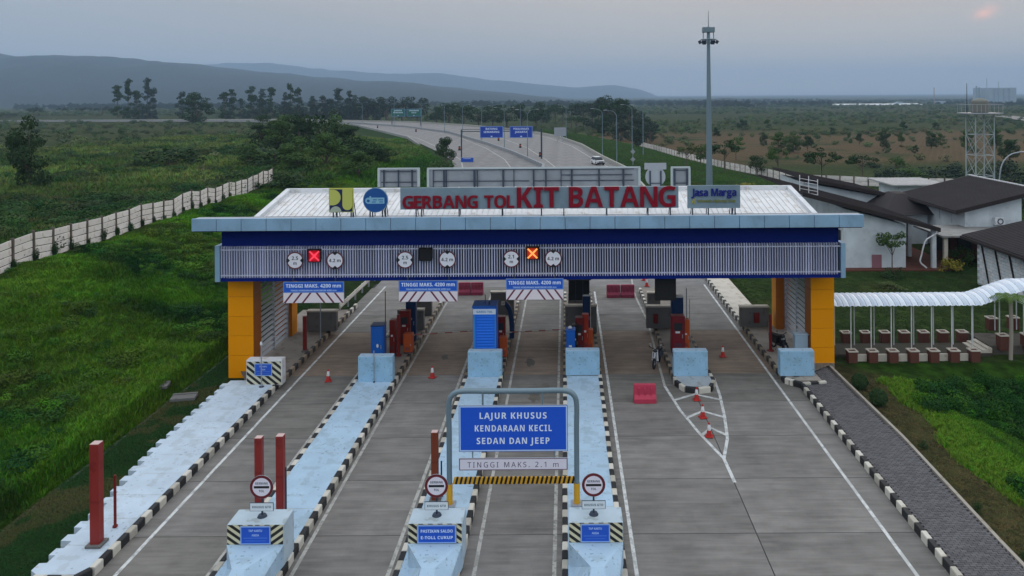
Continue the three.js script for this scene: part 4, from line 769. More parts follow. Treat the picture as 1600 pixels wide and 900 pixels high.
barrier('bright pink plastic barrier alone in the fourth lane', 1007.5, 627, 1.15, 0.78, M.pink, 1);
barrier('dull red pair of plastic barriers closing the second lane behind the canopy', 736, 460, 1.95, 0.85, M.pinkOld, 2);
barrier('dull red pair of plastic barriers closing the fourth lane behind the canopy', 969.5, 464, 2.15, 0.85, M.pinkOld, 2);

// ---------- motorcycles ----------
function motorcycle(label, x, D, turn, body) {
  const t = thing('motorcycle', label, 'motorcycle', [x, D > 45 ? 0.25 : 0, -D], turn);
  const wheel = (z) => { const g = new THREE.Group(); g.name = 'wheel'; t.add(g); g.position.set(0, 0.29, z); const ty = new THREE.TorusGeometry(0.245, 0.05, 10, 28); ty.rotateY(Math.PI / 2); mesh('tyre', ty, M.rubber, g); const hub = cyl(0.05, 0.05, -0.06, 0.06, 0, 0, 10).rotateZ(Math.PI / 2); const sp = []; for (let k = 0; k < 5; k++) { const a = k * 1.2566; sp.push(bar([0, 0, 0], [0, Math.sin(a) * 0.22, Math.cos(a) * 0.22], 0.014)); } mesh('rim', [hub, ...sp], M.steel, g); };
  wheel(0.62); wheel(-0.62);
  mesh('front_fork', [bar([-0.08, 0.29, 0.62], [-0.08, 0.85, 0.42], 0.025), bar([0.08, 0.29, 0.62], [0.08, 0.85, 0.42], 0.025)], M.darkSteel, t);
  mesh('front_mudguard', (() => { const g = new THREE.TorusGeometry(0.31, 0.06, 8, 14, 2.0); g.rotateY(Math.PI / 2); g.rotateX(-0.2); g.translate(0, 0.29, 0.62); return g; })(), body, t);
  mesh('front_shield', loft([[-0.2, 0.38, 0.36], [0.2, 0.38, 0.36], [0.17, 0.38, 0.24], [-0.17, 0.38, 0.24]], [[-0.13, 0.98, 0.34], [0.13, 0.98, 0.34], [0.12, 0.98, 0.22], [-0.12, 0.98, 0.22]]), body, t);
  mesh('headlight', (() => { const g = new THREE.SphereGeometry(0.11, 14, 10); g.scale(1.2, 0.8, 0.7); g.translate(0, 0.93, 0.36); return g; })(), M.glass, t);
  mesh('floor_board', rbox(-0.17, 0.17, 0.32, 0.4, -0.2, 0.3, 0.03), M.black, t);
  mesh('rear_body', loft([[-0.17, 0.35, -0.15], [0.17, 0.35, -0.15], [0.15, 0.4, -0.85], [-0.15, 0.4, -0.85]], [[-0.15, 0.72, -0.1], [0.15, 0.72, -0.1], [0.1, 0.78, -0.95], [-0.1, 0.78, -0.95]]), body === M.black ? M.black : M.darkSteel, t);
  mesh('seat', rbox(-0.14, 0.14, 0.74, 0.84, -0.85, -0.1, 0.04, 2), M.rubber, t);
  mesh('handlebar', tube([[-0.36, 1.06, 0.14], [-0.2, 1.04, 0.25], [0, 1.0, 0.28], [0.2, 1.04, 0.25], [0.36, 1.06, 0.14]], 0.022, 20, 6), M.black, t);
  for (const s of [-1, 1]) { mesh('mirror', [rbox(s * 0.3 - 0.07, s * 0.3 + 0.07, 1.17, 1.27, 0.18, 0.2, 0.005), bar([s * 0.24, 1.04, 0.22], [s * 0.3, 1.2, 0.19], 0.01)], M.chrome, t); mesh('grip', bar([s * 0.28, 1.055, 0.19], [s * 0.4, 1.06, 0.11], 0.03), M.rubber, t); }
  mesh('number_plate', box(-0.1, 0.1, 0.72, 0.82, 0.355, 0.362), M.white, t);
  mesh('stand', bar([-0.12, 0.3, -0.1], [-0.26, 0.01, -0.05], 0.014), M.darkSteel, t);
}
motorcycle('white fronted motorcycle parked against the left kerb of the fourth island', 5.1, 43.6, -0.35, M.white);
motorcycle('dark motorcycle parked behind the light blue block beside the right pillar', 12.55, 45.3, 0.35, M.black);
{ // cable drum like bucket left on the right pavement
  const p = onLevel(1258, 550, 0.25), t = thing('storage_box', 'pale blue storage box beside the dark motorcycle at the right pillar', 'box', [13.3, 0.25, -43.4]); mesh('body', rbox(-0.4, 0.35, 0, 1.45, -0.45, 0, 0.04, 2), mat(0.3, 0.42, 0.52, 0.6), t); mesh('lid', rbox(-0.43, 0.38, 1.452, 1.53, -0.48, 0.03, 0.03, 2), mat(0.34, 0.46, 0.56, 0.6), t); }

// ---------- precast fences ----------
function fence(label, pts, ph, panels, seedTilt) {   // pts [x, D]; each bay: post + stacked panels
  const t = thing('precast_fence', label, 'fence');
  const postG = box(-0.09, 0.09, -0.5, ph + 0.12, -0.09, 0.09); const per = ph / panels;
  const pgeo = [0, 1, 2].map((k) => { const g = rbox(-0.5, 0.5, 0.025, per - 0.025, -0.03, 0.03, 0.015); const a = g.attributes.uv; for (let i = 0; i < a.count; i++) a.setX(i, a.getX(i) * 2.3 + k); return g; });
  for (let i = 1; i < pts.length; i++) {
    const [a, b] = [pts[i - 1], pts[i]], l = Math.hypot(b[0] - a[0], b[1] - a[1]), n = Math.round(l / 2.4), ang = -Math.atan2(-(b[1] - a[1]), b[0] - a[0]);
    for (let q = 0; q <= n; q++) {
      const x = a[0] + (b[0] - a[0]) * q / n, D = a[1] + (b[1] - a[1]) * q / n, e = ground(x, D) - 0.12;
      const p = mesh('post', postG, M.fencePost, t); p.position.set(x, e + rr(-0.04, 0.04), -D); p.rotation.set(rr(-seedTilt, seedTilt), ang, rr(-seedTilt, seedTilt));
      if (q === n) continue;
      const x2 = x + (b[0] - a[0]) * (q + 0.5) / n - (b[0] - a[0]) * q / n, D2 = D + (b[1] - a[1]) * 0.5 / n, e2 = (e + ground(x + (b[0] - a[0]) / n, D + (b[1] - a[1]) / n) - 0.12) / 2;
      for (let k = 0; k < panels; k++) { const m = mesh('panel', pgeo[Math.floor(rnd() * 3)], M.fencePanel[Math.floor(rnd() * 3)], t); m.position.set(x2, e2 + k * per, -D2); m.rotation.set(rr(-0.02, 0.02), ang, Math.atan2(ground(x + (b[0] - a[0]) / n, D + (b[1] - a[1]) / n) - ground(x, D), l / n)); m.scale.x = l / n - 0.2; }
    }
  }
}
fence('pale precast panel fence with overgrown posts along the top of the left bank', [[FENCE(39), 39], [FENCE(112), 112]], 2.0, 4, 0.03);
fence('far pale precast fence behind the buildings on the right', [[24, 262], [28, 212], [35, 168], [42, 138], [52, 132], [70, 126]], 1.6, 2, 0.03);

// ---------- barriers and guard rails along the road ----------
const along = (f, i0 = 2, i1 = EDGE.length - 1) => EDGE.slice(i0, i1).map(([a, b]) => [a[0] + (b[0] - a[0]) * f, a[1] + (b[1] - a[1]) * f]);
const structure = (name, geo, m, label) => tag(mesh(name, geo, m), label, null, null, 'structure');
structure('median_barrier', [...wallAlong([[-4.5, 140], [-4.6, 162], [-13.5, 200], [-24.6, 240], [-47, 313], [-78, 375], [-120, 432], [-200, 488], [-320, 508], [-690, 518]], 0.6, -0.1, 0.85)], mat(0.30, 0.32, 0.34, 0.9, { map: grimeTex }), 'grey concrete median barrier curving left between the carriageways');
structure('right_edge_barrier', [...wallAlong([[12.6, 118], [12.35, 154], [8.9, 184], [4.7, 230], [-2.8, 276], [-16.8, 324], [-49.5, 386], [-89, 442], [-180, 503], [-690, 536]], 0.35, -0.2, 0.8)], mat(0.42, 0.42, 0.38, 0.9, { map: grimeTex }), 'pale concrete edge barrier along the right side of the far road');
structure('left_edge_barrier', [...wallAlong([[-44, 232], [-56.6, 276], [-85.6, 345], [-113.6, 410], [-150, 451], [-220, 481], [-330, 498], [-690, 504]], 0.3, -0.2, 0.75)], mat(0.35, 0.36, 0.36, 0.9, { map: grimeTex }), 'low concrete barrier along the left side of the far road');
{
  const t = thing('guard_rail', 'pale steel guard rail beside the first lane behind the left pillar', 'guard rail');
  const a = [-15.95, 54], b = [-15.75, 92]; mesh('rail', [...wallAlong([a, b], 0.06, 0.45, 0.76)], M.cream, t); mesh('rail_lip', wallAlong([a, b], 0.1, 0.57, 0.64), M.white, t);
  for (let k = 0; k < 20; k++) mesh('rail_post', box(-0.05, 0.05, 0, 0.76, -0.07, 0.07), M.steel, t).position.set(-16.05 + 0.2 * k / 20, -0.05, -54.4 - k * 1.95);
}
// ---------- high mast ----------
{
  const p = at(1107.5, 150, 104), t = thing('high_mast', 'tall grey floodlight mast rising behind the right end of the canopy', 'light mast', [p.x, -0.4, p.z]);
  const topY = at(1107, 42, 104).y + 0.4, ringY = at(1107, 62, 104).y + 0.4;
  mesh('mast', cyl(0.48, 0.2, 0, topY, 0, 0, 16), M.galv, t);
  mesh('lightning_rod', cyl(0.05, 0.025, topY, topY + 2.2), M.darkSteel, t);
  mesh('head_frame', [rbox(-0.8, 0.8, topY - 0.75, topY - 0.05, -0.5, 0.5, 0.05), bar([-0.7, ringY, 0], [-0.7, topY - 0.7, 0], 0.06), bar([0.7, ringY, 0], [0.7, topY - 0.7, 0], 0.06)], M.galv, t);
  const ring = new THREE.TorusGeometry(1.0, 0.07, 8, 28); ring.rotateX(Math.PI / 2); ring.translate(0, ringY, 0); mesh('lamp_ring', [ring, bar([-1, ringY, 0], [1, ringY, 0], 0.05), bar([0, ringY, -1], [0, ringY, 1], 0.05)], M.galv, t);
  for (let k = 0; k < 6; k++) { const a = k * Math.PI / 3 + 0.35, g = rbox(-0.26, 0.26, -0.25, 0.2, -0.2, 0.2, 0.05); g.rotateX(0.5); const m = mesh('floodlight', g, M.darkSteel, t); m.position.set(Math.sin(a) * 1.15, ringY - 0.3, Math.cos(a) * 1.15); m.rotation.y = a; }
}
// ---------- roadside lamps on the far road ----------
function lampProto(double) {
  const t = thing('street_lamp', '', 'street lamp', [0, 0, 0], 0, 'street lamps along the far road');
  mesh('pole', cyl(0.13, 0.07, 0, 11, 0, 0, 8), M.galv, t);
  for (const s of double ? [-1, 1] : [-1]) { mesh('arm', tube([[0, 10.8, 0], [s * 0.6, 11.6, 0], [s * 2.2, 12.0, 0]], 0.05, 10, 6), M.galv, t); mesh('lamp_head', rbox(s * 2.6 - 0.4, s * 2.6 + 0.4, 11.92, 12.06, -0.13, 0.13, 0.05), M.steel, t); }
  return t;
}
{
  const d0 = lampProto(true); let used0 = false;
  for (const [x, D] of [[-9, 182], [-17, 214], [-27, 248], [-38, 284], [-50, 318], [-66, 352], [-86, 386], [-112, 424]]) {
    const o = used0 ? d0.clone() : d0; if (used0) { o.name = numbered('street_lamp'); scene.add(o); } used0 = true; o.position.set(x, 0, -D); o.rotation.y = 0.4; o.userData.label = 'thin double armed street lamp on the median of the far road';
  }
  const s0 = lampProto(false); let u2 = false;
  for (const [px, py, D] of [[910, 236, 190], [953, 250, 170], [988, 262, 200], [862, 240, 262], [805, 225, 330], [1005, 250, 185]]) {
    const q = at(px, py, D), o = u2 ? s0.clone() : s0; if (u2) { o.name = numbered('street_lamp'); scene.add(o); } u2 = true; o.position.set(Math.max(q.x, rightEdge(D) + 1), ground(Math.max(q.x, rightEdge(D) + 1), D), -D); o.rotation.y = -0.3; o.userData.label = 'single armed street lamp right of the far road'; o.userData.group = 'street lamps on the right verge of the far road';
  }
}
{ // curved lamp by the water tower
  const p = at(1562, 282, 84), g0 = ground(p.x, 84), t = thing('curved_lamp', 'pale street lamp with a curved arm at the right edge beside the lattice tower', 'street lamp', [p.x, g0, -84]);
  mesh('pole', tube([[0, 0, 0], [0, 3, 0], [0, 6.2, 0], [0.35, 7.7, 0], [1.2, 8.6, 0], [2.4, 8.9, 0]], 0.07, 40, 8), M.steel, t); mesh('lamp_head', rbox(2.3, 3.0, 8.83, 8.97, -0.14, 0.14, 0.05), M.steel, t);
}
// ---------- overhead signs on the far road ----------
{
  const sgn = (label, x0, y0, x1, y1, D, lines, col) => {
    const a = at(x0, y1, D), b = at(x1, y0, D), w = b.x - a.x, h = b.y - a.y, t = thing('overhead_sign', label, 'road sign', [(a.x + b.x) / 2, (a.y + b.y) / 2, -D]);
    mesh('panel', rbox(-w / 2, w / 2, -h / 2, h / 2, -0.1, 0, 0.03), M.steel, t);
    face(w - 0.04, h - 0.04, printed(256, 140, (x, W, q) => { x.fillStyle = col; x.fillRect(0, 0, W, q); x.strokeStyle = '#6f92cf'; x.lineWidth = 5; x.strokeRect(4, 4, W - 8, q - 8); lines.forEach((l, i) => txt(x, l, W / 2, q * (0.22 + 0.27 * i), 34, '#cfdcf0', W * 0.7)); if (lines.length > 1) { x.beginPath(); x.moveTo(W / 2, q * 0.95); x.lineTo(W / 2 - 14, q * 0.84); x.lineTo(W / 2 + 14, q * 0.84); x.fill(); } }), 'sign_face', t, 0, 0, 0.006);
    return t;
  };
  sgn('left of the two blue overhead signs on the far road', 750, 197, 786, 215.5, 185, ['BATANG', 'SEMARANG'], '#0b3aa0');
  sgn('right of the two blue overhead signs on the far road', 796.5, 197, 832, 215.5, 185, ['PEKALONGAN', 'JAKARTA'], '#0b3aa0');
  sgn('small blue sign low beside the far carriageway left of the overhead pair', 720, 246, 740, 253.5, 176, ['KURANGI'], '#0f49b0');
  sgn('left green overhead sign far along the curving road', 611, 170, 633, 182, 392, ['JAKARTA', 'PEMALANG'], '#0d5a4c');
  sgn('right green overhead sign far along the curving road', 635.5, 170, 658, 182, 393, ['SEMARANG', 'SOLO'], '#0d5a4c');
  const D = 185.3, t = thing('sign_gantry', 'thin grey gantry carrying the two blue overhead signs', 'gantry', [0, 0, -D]);
  const xa = at(721, 210, D).x, xb = at(846, 210, D).x, yt = at(790, 205, D).y;
  mesh('gantry_post', [bar([xa, 0, 0], [xa, yt + 0.4, 0], 0.16, 8), bar([xb, 0, 0], [xb, yt + 0.6, 0], 0.2, 8)], M.darkSteel, t);
  mesh('beam', [bar([xa, yt, 0], [xb, yt, 0], 0.1, 8), bar([xa, yt + 0.5, 0], [xb, yt + 0.5, 0], 0.06, 8)], M.darkSteel, t);
  const t2 = thing('sign_gantry', 'thin gantry carrying the two green signs far away', 'gantry', [0, 0, -393.6]); const g1 = at(612, 180, 393), g2 = at(657, 180, 393);
  mesh('gantry_post', [bar([g1.x, 0, 0], [g1.x, g1.y + 2, 0], 0.2), bar([g2.x, 0, 0], [g2.x, g2.y + 2, 0], 0.2)], M.darkSteel, t2); mesh('beam', bar([g1.x, g1.y + 0.8, 0], [g2.x, g2.y + 0.8, 0], 0.15), M.darkSteel, t2);
  // grey sign back on the right verge and a diamond warning post
  const p = at(875, 206, 250); const s3 = thing('far_sign', 'small grey sign back on the grass right of the far road', 'sign', [p.x, p.y, p.z]); mesh('panel', rbox(-1.9, 1.9, -1.4, 1.4, -0.1, 0, 0.04), M.steel, s3); mesh('gantry_post', [box(-0.9, -0.7, -4, 1.3, 0.01, 0.15), box(0.7, 0.9, -4, 1.3, 0.01, 0.15)], M.steel, s3);
  const w = hit(989, 258), dq = thing('warning_sign', 'post with two pale diamond signs on the grass right of the far road', 'road sign', [w[0], w[1], -w[2]]); const k = w[2] / F; mesh('post', cyl(0.06, 0.06, 0, 26 * k), M.steel, dq); for (const y of [9, 21]) { const g = box(-0.38, 0.38, -0.38, 0.38, 0.07, 0.1); g.rotateZ(Math.PI / 4); g.translate(0, y * k, 0); mesh('diamond', g, M.steel, dq); }
  // reflector posts between the carriageways
  [[779, 218], [813, 229], [844, 243], [590, 198], [650, 204], [718, 233]].forEach(([x, y]) => { const g = onLevel(x, y + 2, 0), q = thing('marker_drum', 'small dark marker drum on the far road', 'road marker', [g.x, 0.01, g.z], 0, 'marker drums on the far road'); mesh('drum', cyl(0.35, 0.28, 0, 1.15, 0, 0, 12), M.rubber, q); mesh('band', cyl(0.34, 0.31, 0.55, 0.8, 0, 0, 12), M.orangeRed, q); });
}
// ---------- white car on the far road ----------
{
  const p = onLevel(934, 257, 0), t = thing('white_car', 'white sport utility car driving on the right side of the far road', 'car', [p.x, 0.01, p.z], 0.28);
  const w = 0.92;
  mesh('body', loft([[-w, 0.35, 2.2], [w, 0.35, 2.2], [w, 0.35, -2.2], [-w, 0.35, -2.2]], [[-w * 0.95, 0.95, 2.15], [w * 0.95, 0.95, 2.15], [w * 0.95, 1.05, -2.2], [-w * 0.95, 1.05, -2.2]]), M.white, t);
  mesh('cabin', loft([[-w * 0.93, 0.97, 1.1], [w * 0.93, 0.97, 1.1], [w * 0.93, 1.06, -2.15], [-w * 0.93, 1.06, -2.15]], [[-w * 0.75, 1.62, 0.3], [w * 0.75, 1.62, 0.3], [w * 0.75, 1.62, -1.8], [-w * 0.75, 1.62, -1.8]]), M.glass, t);
  mesh('roof', rbox(-w * 0.76, w * 0.76, 1.622, 1.7, -1.85, 0.32, 0.03), M.white, t);
  mesh('bumper', rbox(-w * 0.98, w * 0.98, 0.3, 0.6, 2.1, 2.28, 0.05), M.black, t); mesh('grille', box(-0.5, 0.5, 0.65, 0.85, 2.16, 2.2), M.black, t);
  for (const s of [-1, 1]) { mesh('headlight', rbox(s * 0.72 - 0.16, s * 0.72 + 0.16, 0.7, 0.88, 2.1, 2.2, 0.03), M.chrome, t); for (const z of [1.35, -1.35]) { const g = new THREE.Group(); g.name = 'wheel'; t.add(g); mesh('tyre', cyl(0.36, 0.36, -0.12, 0.12, 0, 0, 20).rotateZ(Math.PI / 2), M.rubber, g); mesh('rim', cyl(0.22, 0.22, -0.125, 0.125, 0, 0, 12).rotateZ(Math.PI / 2), M.steel, g); g.position.set(s * 0.82, 0.36, z); } mesh('mirror', rbox(s * 1.0 - 0.1, s * 1.0 + 0.1, 1.0, 1.15, 0.8, 0.95, 0.03), M.white, t); }
}
// ---------- buildings on the right ----------
function win(t, x0, x1, y0, y1, z, cols = 2, axis = 'z', s = 1) {   // a window with frame and mullions in a wall facing +z or -x
  const g = new THREE.Group(); g.name = 'window'; t.add(g); const f = 0.05;
  const B = (a, b, c, d, e, h) => axis === 'z' ? box(a, b, c, d, z + e, z + h) : box(z - h, z - e, c, d, a, b);
  mesh('pane', B(x0 + f, x1 - f, y0 + f, y1 - f, 0.005, 0.02), M.glass, g);
  const fr = [B(x0, x1, y1 - f, y1, 0.004, 0.05), B(x0, x1, y0, y0 + f, 0.004, 0.05), B(x0, x0 + f, y0 + f, y1 - f, 0.004, 0.05), B(x1 - f, x1, y0 + f, y1 - f, 0.004, 0.05)];
  for (let k = 1; k < cols; k++) { const c = x0 + (x1 - x0) * k / cols; fr.push(B(c - 0.025, c + 0.025, y0 + f, y1 - f, 0.021, 0.045)); }
  mesh('frame', fr, M.roofEdge, g);
}
function monoRoof(t, x0, y0, x1, y1, z0, z1, th, name = 'roof') {  // sloping slab from (x0,y0) to (x1,y1), z0 (near) > z1
  mesh(name, loft([[x0, y0 - th, z0], [x1, y1 - th, z0], [x1, y1 - th, z1], [x0, y0 - th, z1]], [[x0, y0, z0], [x1, y1, z0], [x1, y1, z1], [x0, y0, z1]]), M.roofBrown, t);
  mesh('fascia', [loft([[x0, y0 - th - 0.12, z0 + 0.002], [x1, y1 - th - 0.12, z0 + 0.002], [x1, y1 - th - 0.12, z0 + 0.06], [x0, y0 - th - 0.12, z0 + 0.06]].reverse(), [[x0, y0 + 0.05, z0 + 0.002], [x1, y1 + 0.05, z0 + 0.002], [x1, y1 + 0.05, z0 + 0.06], [x0, y0 + 0.05, z0 + 0.06]].reverse())], M.roofEdge, t);
  for (let x = Math.min(x0, x1) + 0.3; x < Math.max(x0, x1); x += 0.45) { const f = (x - x0) / (x1 - x0); }
  const ribs = []; const n = Math.floor((z0 - z1) / 0.4); for (let k = 0; k < n; k++) { const z = z0 - 0.2 - k * 0.4; ribs.push(loft([[x0, y0 + 0.003, z], [x1, y1 + 0.003, z], [x1, y1 + 0.003, z - 0.05], [x0, y0 + 0.003, z - 0.05]], [[x0, y0 + 0.035, z - 0.01], [x1, y1 + 0.035, z - 0.01], [x1, y1 + 0.035, z - 0.04], [x0, y0 + 0.035, z - 0.04]])); }
  tag(mesh('roof_rib', ribs, M.roofBrown, t), null, null, null, 'stuff');
}
{ // long white building with roof falling to the right
  const t = thing('white_building', 'white building with a dark roof falling to the right beside the canopy end', 'building', [0, 0, -67.6]);
  mesh('wall', [loft([[24.4, -0.2, -0.02], [29.9, -0.2, -0.02], [29.9, -0.2, -14], [24.4, -0.2, -14]], [[24.4, 5.25, -0.02], [29.9, 3.75, -0.02], [29.9, 3.75, -14], [24.4, 5.25, -14]])], M.wallWhite, t);
  mesh('terrace', rbox(23.8, 34.5, -0.3, 0.0, -14, 0.9, 0.03), M.brick, t);
  monoRoof(t, 20.6, 6.75, 32.6, 3.55, 0.75, -14.5, 0.2);
  win(t, -4.2, -0.6, 0.95, 3.2, 24.4, 3, 'x');
  mesh('door', box(26.9, 27.75, 0.0, 1.15, 0.0, 0.05), mat(0.28, 0.13, 0.16, 0.7), t);
  mesh('porch_wall', box(30.4, 34.2, -0.1, 3.3, -12.2, -12), mat(0.16, 0.12, 0.09, 0.9), t);
  for (let k = 0; k < 4; k++) win(t, -11.2 + k * 2.8, -9 + k * 2.8, 0.9, 2.7, -29.9, 2, 'x'), t.children[t.children.length - 1].scale.x = -1;
  for (const z of [0.3, -4.5, -9]) mesh('porch_column', box(32.1, 32.45, 0, 3.4, z - 0.35, z), M.wallWhite, t);
  mesh('downpipe', tube([[32.6, 3.3, 0.6], [32.0, 2.9, 0.6], [31.4, 2.5, 0.6], [31.0, 1.2, 0.6], [30.9, 0.6, 0.6], [31.4, 0.1, 0.7]], 0.07, 24, 8), M.white, t);
  mesh('roof_ladder', [0, 0.5, 1, 1.5, 2.0].map((y) => bar([20.9, 6.6 + y * 0.6, -1], [22.5, 6.3 + y * 0.6, -1], 0.03)).concat([bar([20.9, 6.4, -1], [20.9, 8.1, -1], 0.04), bar([21.7, 6.3, -1], [21.7, 8.0, -1], 0.04), bar([22.5, 6.1, -1], [22.5, 7.7, -1], 0.04)]), M.white, t);
}
{ // second one behind
  const t = thing('white_building', 'low white building with a dark sloping roof behind the first white building', 'building', [0, 0, -84]);
  mesh('wall', loft([[26, -0.2, 0], [34.4, -0.2, 0], [34.4, -0.2, -9], [26, -0.2, -9]], [[26, 5.6, 0], [34.4, 4.1, 0], [34.4, 4.1, -9], [26, 5.6, -9]]), M.wallWhite, t);
  monoRoof(t, 25.2, 6.4, 35.2, 4.35, 0.8, -9.6, 0.2);
  const u = thing('low_roof_building', 'grey flat roofed hut behind the dark roofed houses on the right', 'building', [0, 0, -97]);
  mesh('wall', box(42, 47, -0.2, 3.7, -6, 0), M.wallWhite, u); mesh('roof', rbox(40.8, 48, 3.7, 3.9, -7, 1.1, 0.04), mat(0.42, 0.43, 0.43, 0.8, { map: grimeTex }), u); win(u, 42.4, 44, 1.2, 2.8, 0, 2);
  const v = thing('dark_roof_link', 'small dark hipped roof between the two larger houses on the right', 'building', [0, 0, -79]);
  mesh('wall', box(33.2, 37, -0.2, 3.0, -7, 0.4), M.wallWhite, v); mesh('roof', loft([[32.2, 3.0, 1.2], [38, 3.0, 1.2], [38, 3.0, -8], [32.2, 3.0, -8]], [[35, 4.7, -2.4], [36.2, 4.7, -2.4], [36.2, 4.7, -4.4], [35, 4.7, -4.4]]), M.roofBrown, v);
}
{ // large house, roof rising to the right
  const t = thing('large_house', 'large white house under a broad dark brown roof at the right', 'building', [0, 0, -71]);
  mesh('wall', loft([[37.3, -0.2, -0.8], [42.6, -0.2, -0.8], [42.6, -0.2, -12], [37.3, -0.2, -12]], [[37.3, 4.2, -0.8], [42.6, 5.45, -0.8], [42.6, 5.45, -12], [37.3, 4.2, -12]]), M.wallWhite, t);
  monoRoof(t, 36.0, 4.45, 43.9, 6.35, 0.1, -12.6, 0.22);
  mesh('gutter', box(35.86, 35.99, 4.16, 4.34, -12.6, 0.15), M.roofEdge, t);
  mesh('ridge_cap', box(43.85, 44.0, 6.3, 6.45, -12.6, 0.1), M.white, t);
  mesh('porch_roof', rbox(33.0, 46, 2.62, 2.8, -2, 3.6, 0.03), mat(0.30, 0.30, 0.29, 0.85, { map: grimeTex }), t);
  mesh('porch_wall', box(34, 45, -0.2, 2.61, -0.75, -0.5), M.brick, t);
  for (let k = 0; k < 5; k++) win(t, 34.4 + k * 2.0, 35.7 + k * 2.0, 0.7, 2.3, -0.5, 2);
  for (const x of [33.5, 36.8, 40, 43.4]) mesh('porch_column', box(x - 0.16, x + 0.16, -0.1, 2.61, 3.0, 3.3), M.cream, t);
  mesh('air_conditioner', [rbox(39.9, 40.8, 3.0, 3.7, -0.78, -0.4, 0.04)], M.white, t); mesh('fan', (() => { const g = new THREE.TorusGeometry(0.24, 0.05, 8, 20); g.translate(40.4, 3.35, -0.39); return g; })(), M.darkSteel, t);
  mesh('wall_seam', [1.2, 2.4, 3.6].map((z) => box(37.27, 37.299, 2.8, 4.2, -0.8 - z * 2 - 0.04, -0.8 - z * 2)), M.steel, t);
}
{ // right edge house with diagonal braces
  const t = thing('braced_house', 'white brick house with dark slanting braces cut by the right edge', 'building', [0, 0, -62.2]);
  mesh('wall', box(33.3, 44, -0.2, 3.6, 0, 10), mat(0.42, 0.45, 0.48, 0.85, { map: grimeTex }), t);
  for (let r = 0; r < 14; r++) for (let k = 0; k < 11; k++) { const b = box(33.25, 33.296, 0.03 + r * 0.25, 0.25 + r * 0.25, 0.1 + k * 0.62 + (r % 2) * 0.3, 0.68 + k * 0.62 + (r % 2) * 0.3); mesh('brick', b, [M.wallWhite, M.white][(r * 7 + k * 3) % 2], t); }
  for (let k = 0; k < 4; k++) mesh('brace', loft([[33.15, 0, 1.9 + k * 1.9], [33.24, 0, 1.9 + k * 1.9], [33.24, 0, 2.0 + k * 1.9], [33.15, 0, 2.0 + k * 1.9]], [[33.13, 3.5, 0.7 + k * 1.9], [33.22, 3.5, 0.7 + k * 1.9], [33.22, 3.5, 0.8 + k * 1.9], [33.13, 3.5, 0.8 + k * 1.9]]), M.roofEdge, t);
  monoRoof(t, 32.4, 3.75, 44, 6.3, 10.6, -0.7, 0.22);
  mesh('gutter', box(32.25, 32.39, 3.45, 3.66, -0.7, 10.6), M.roofEdge, t);
}
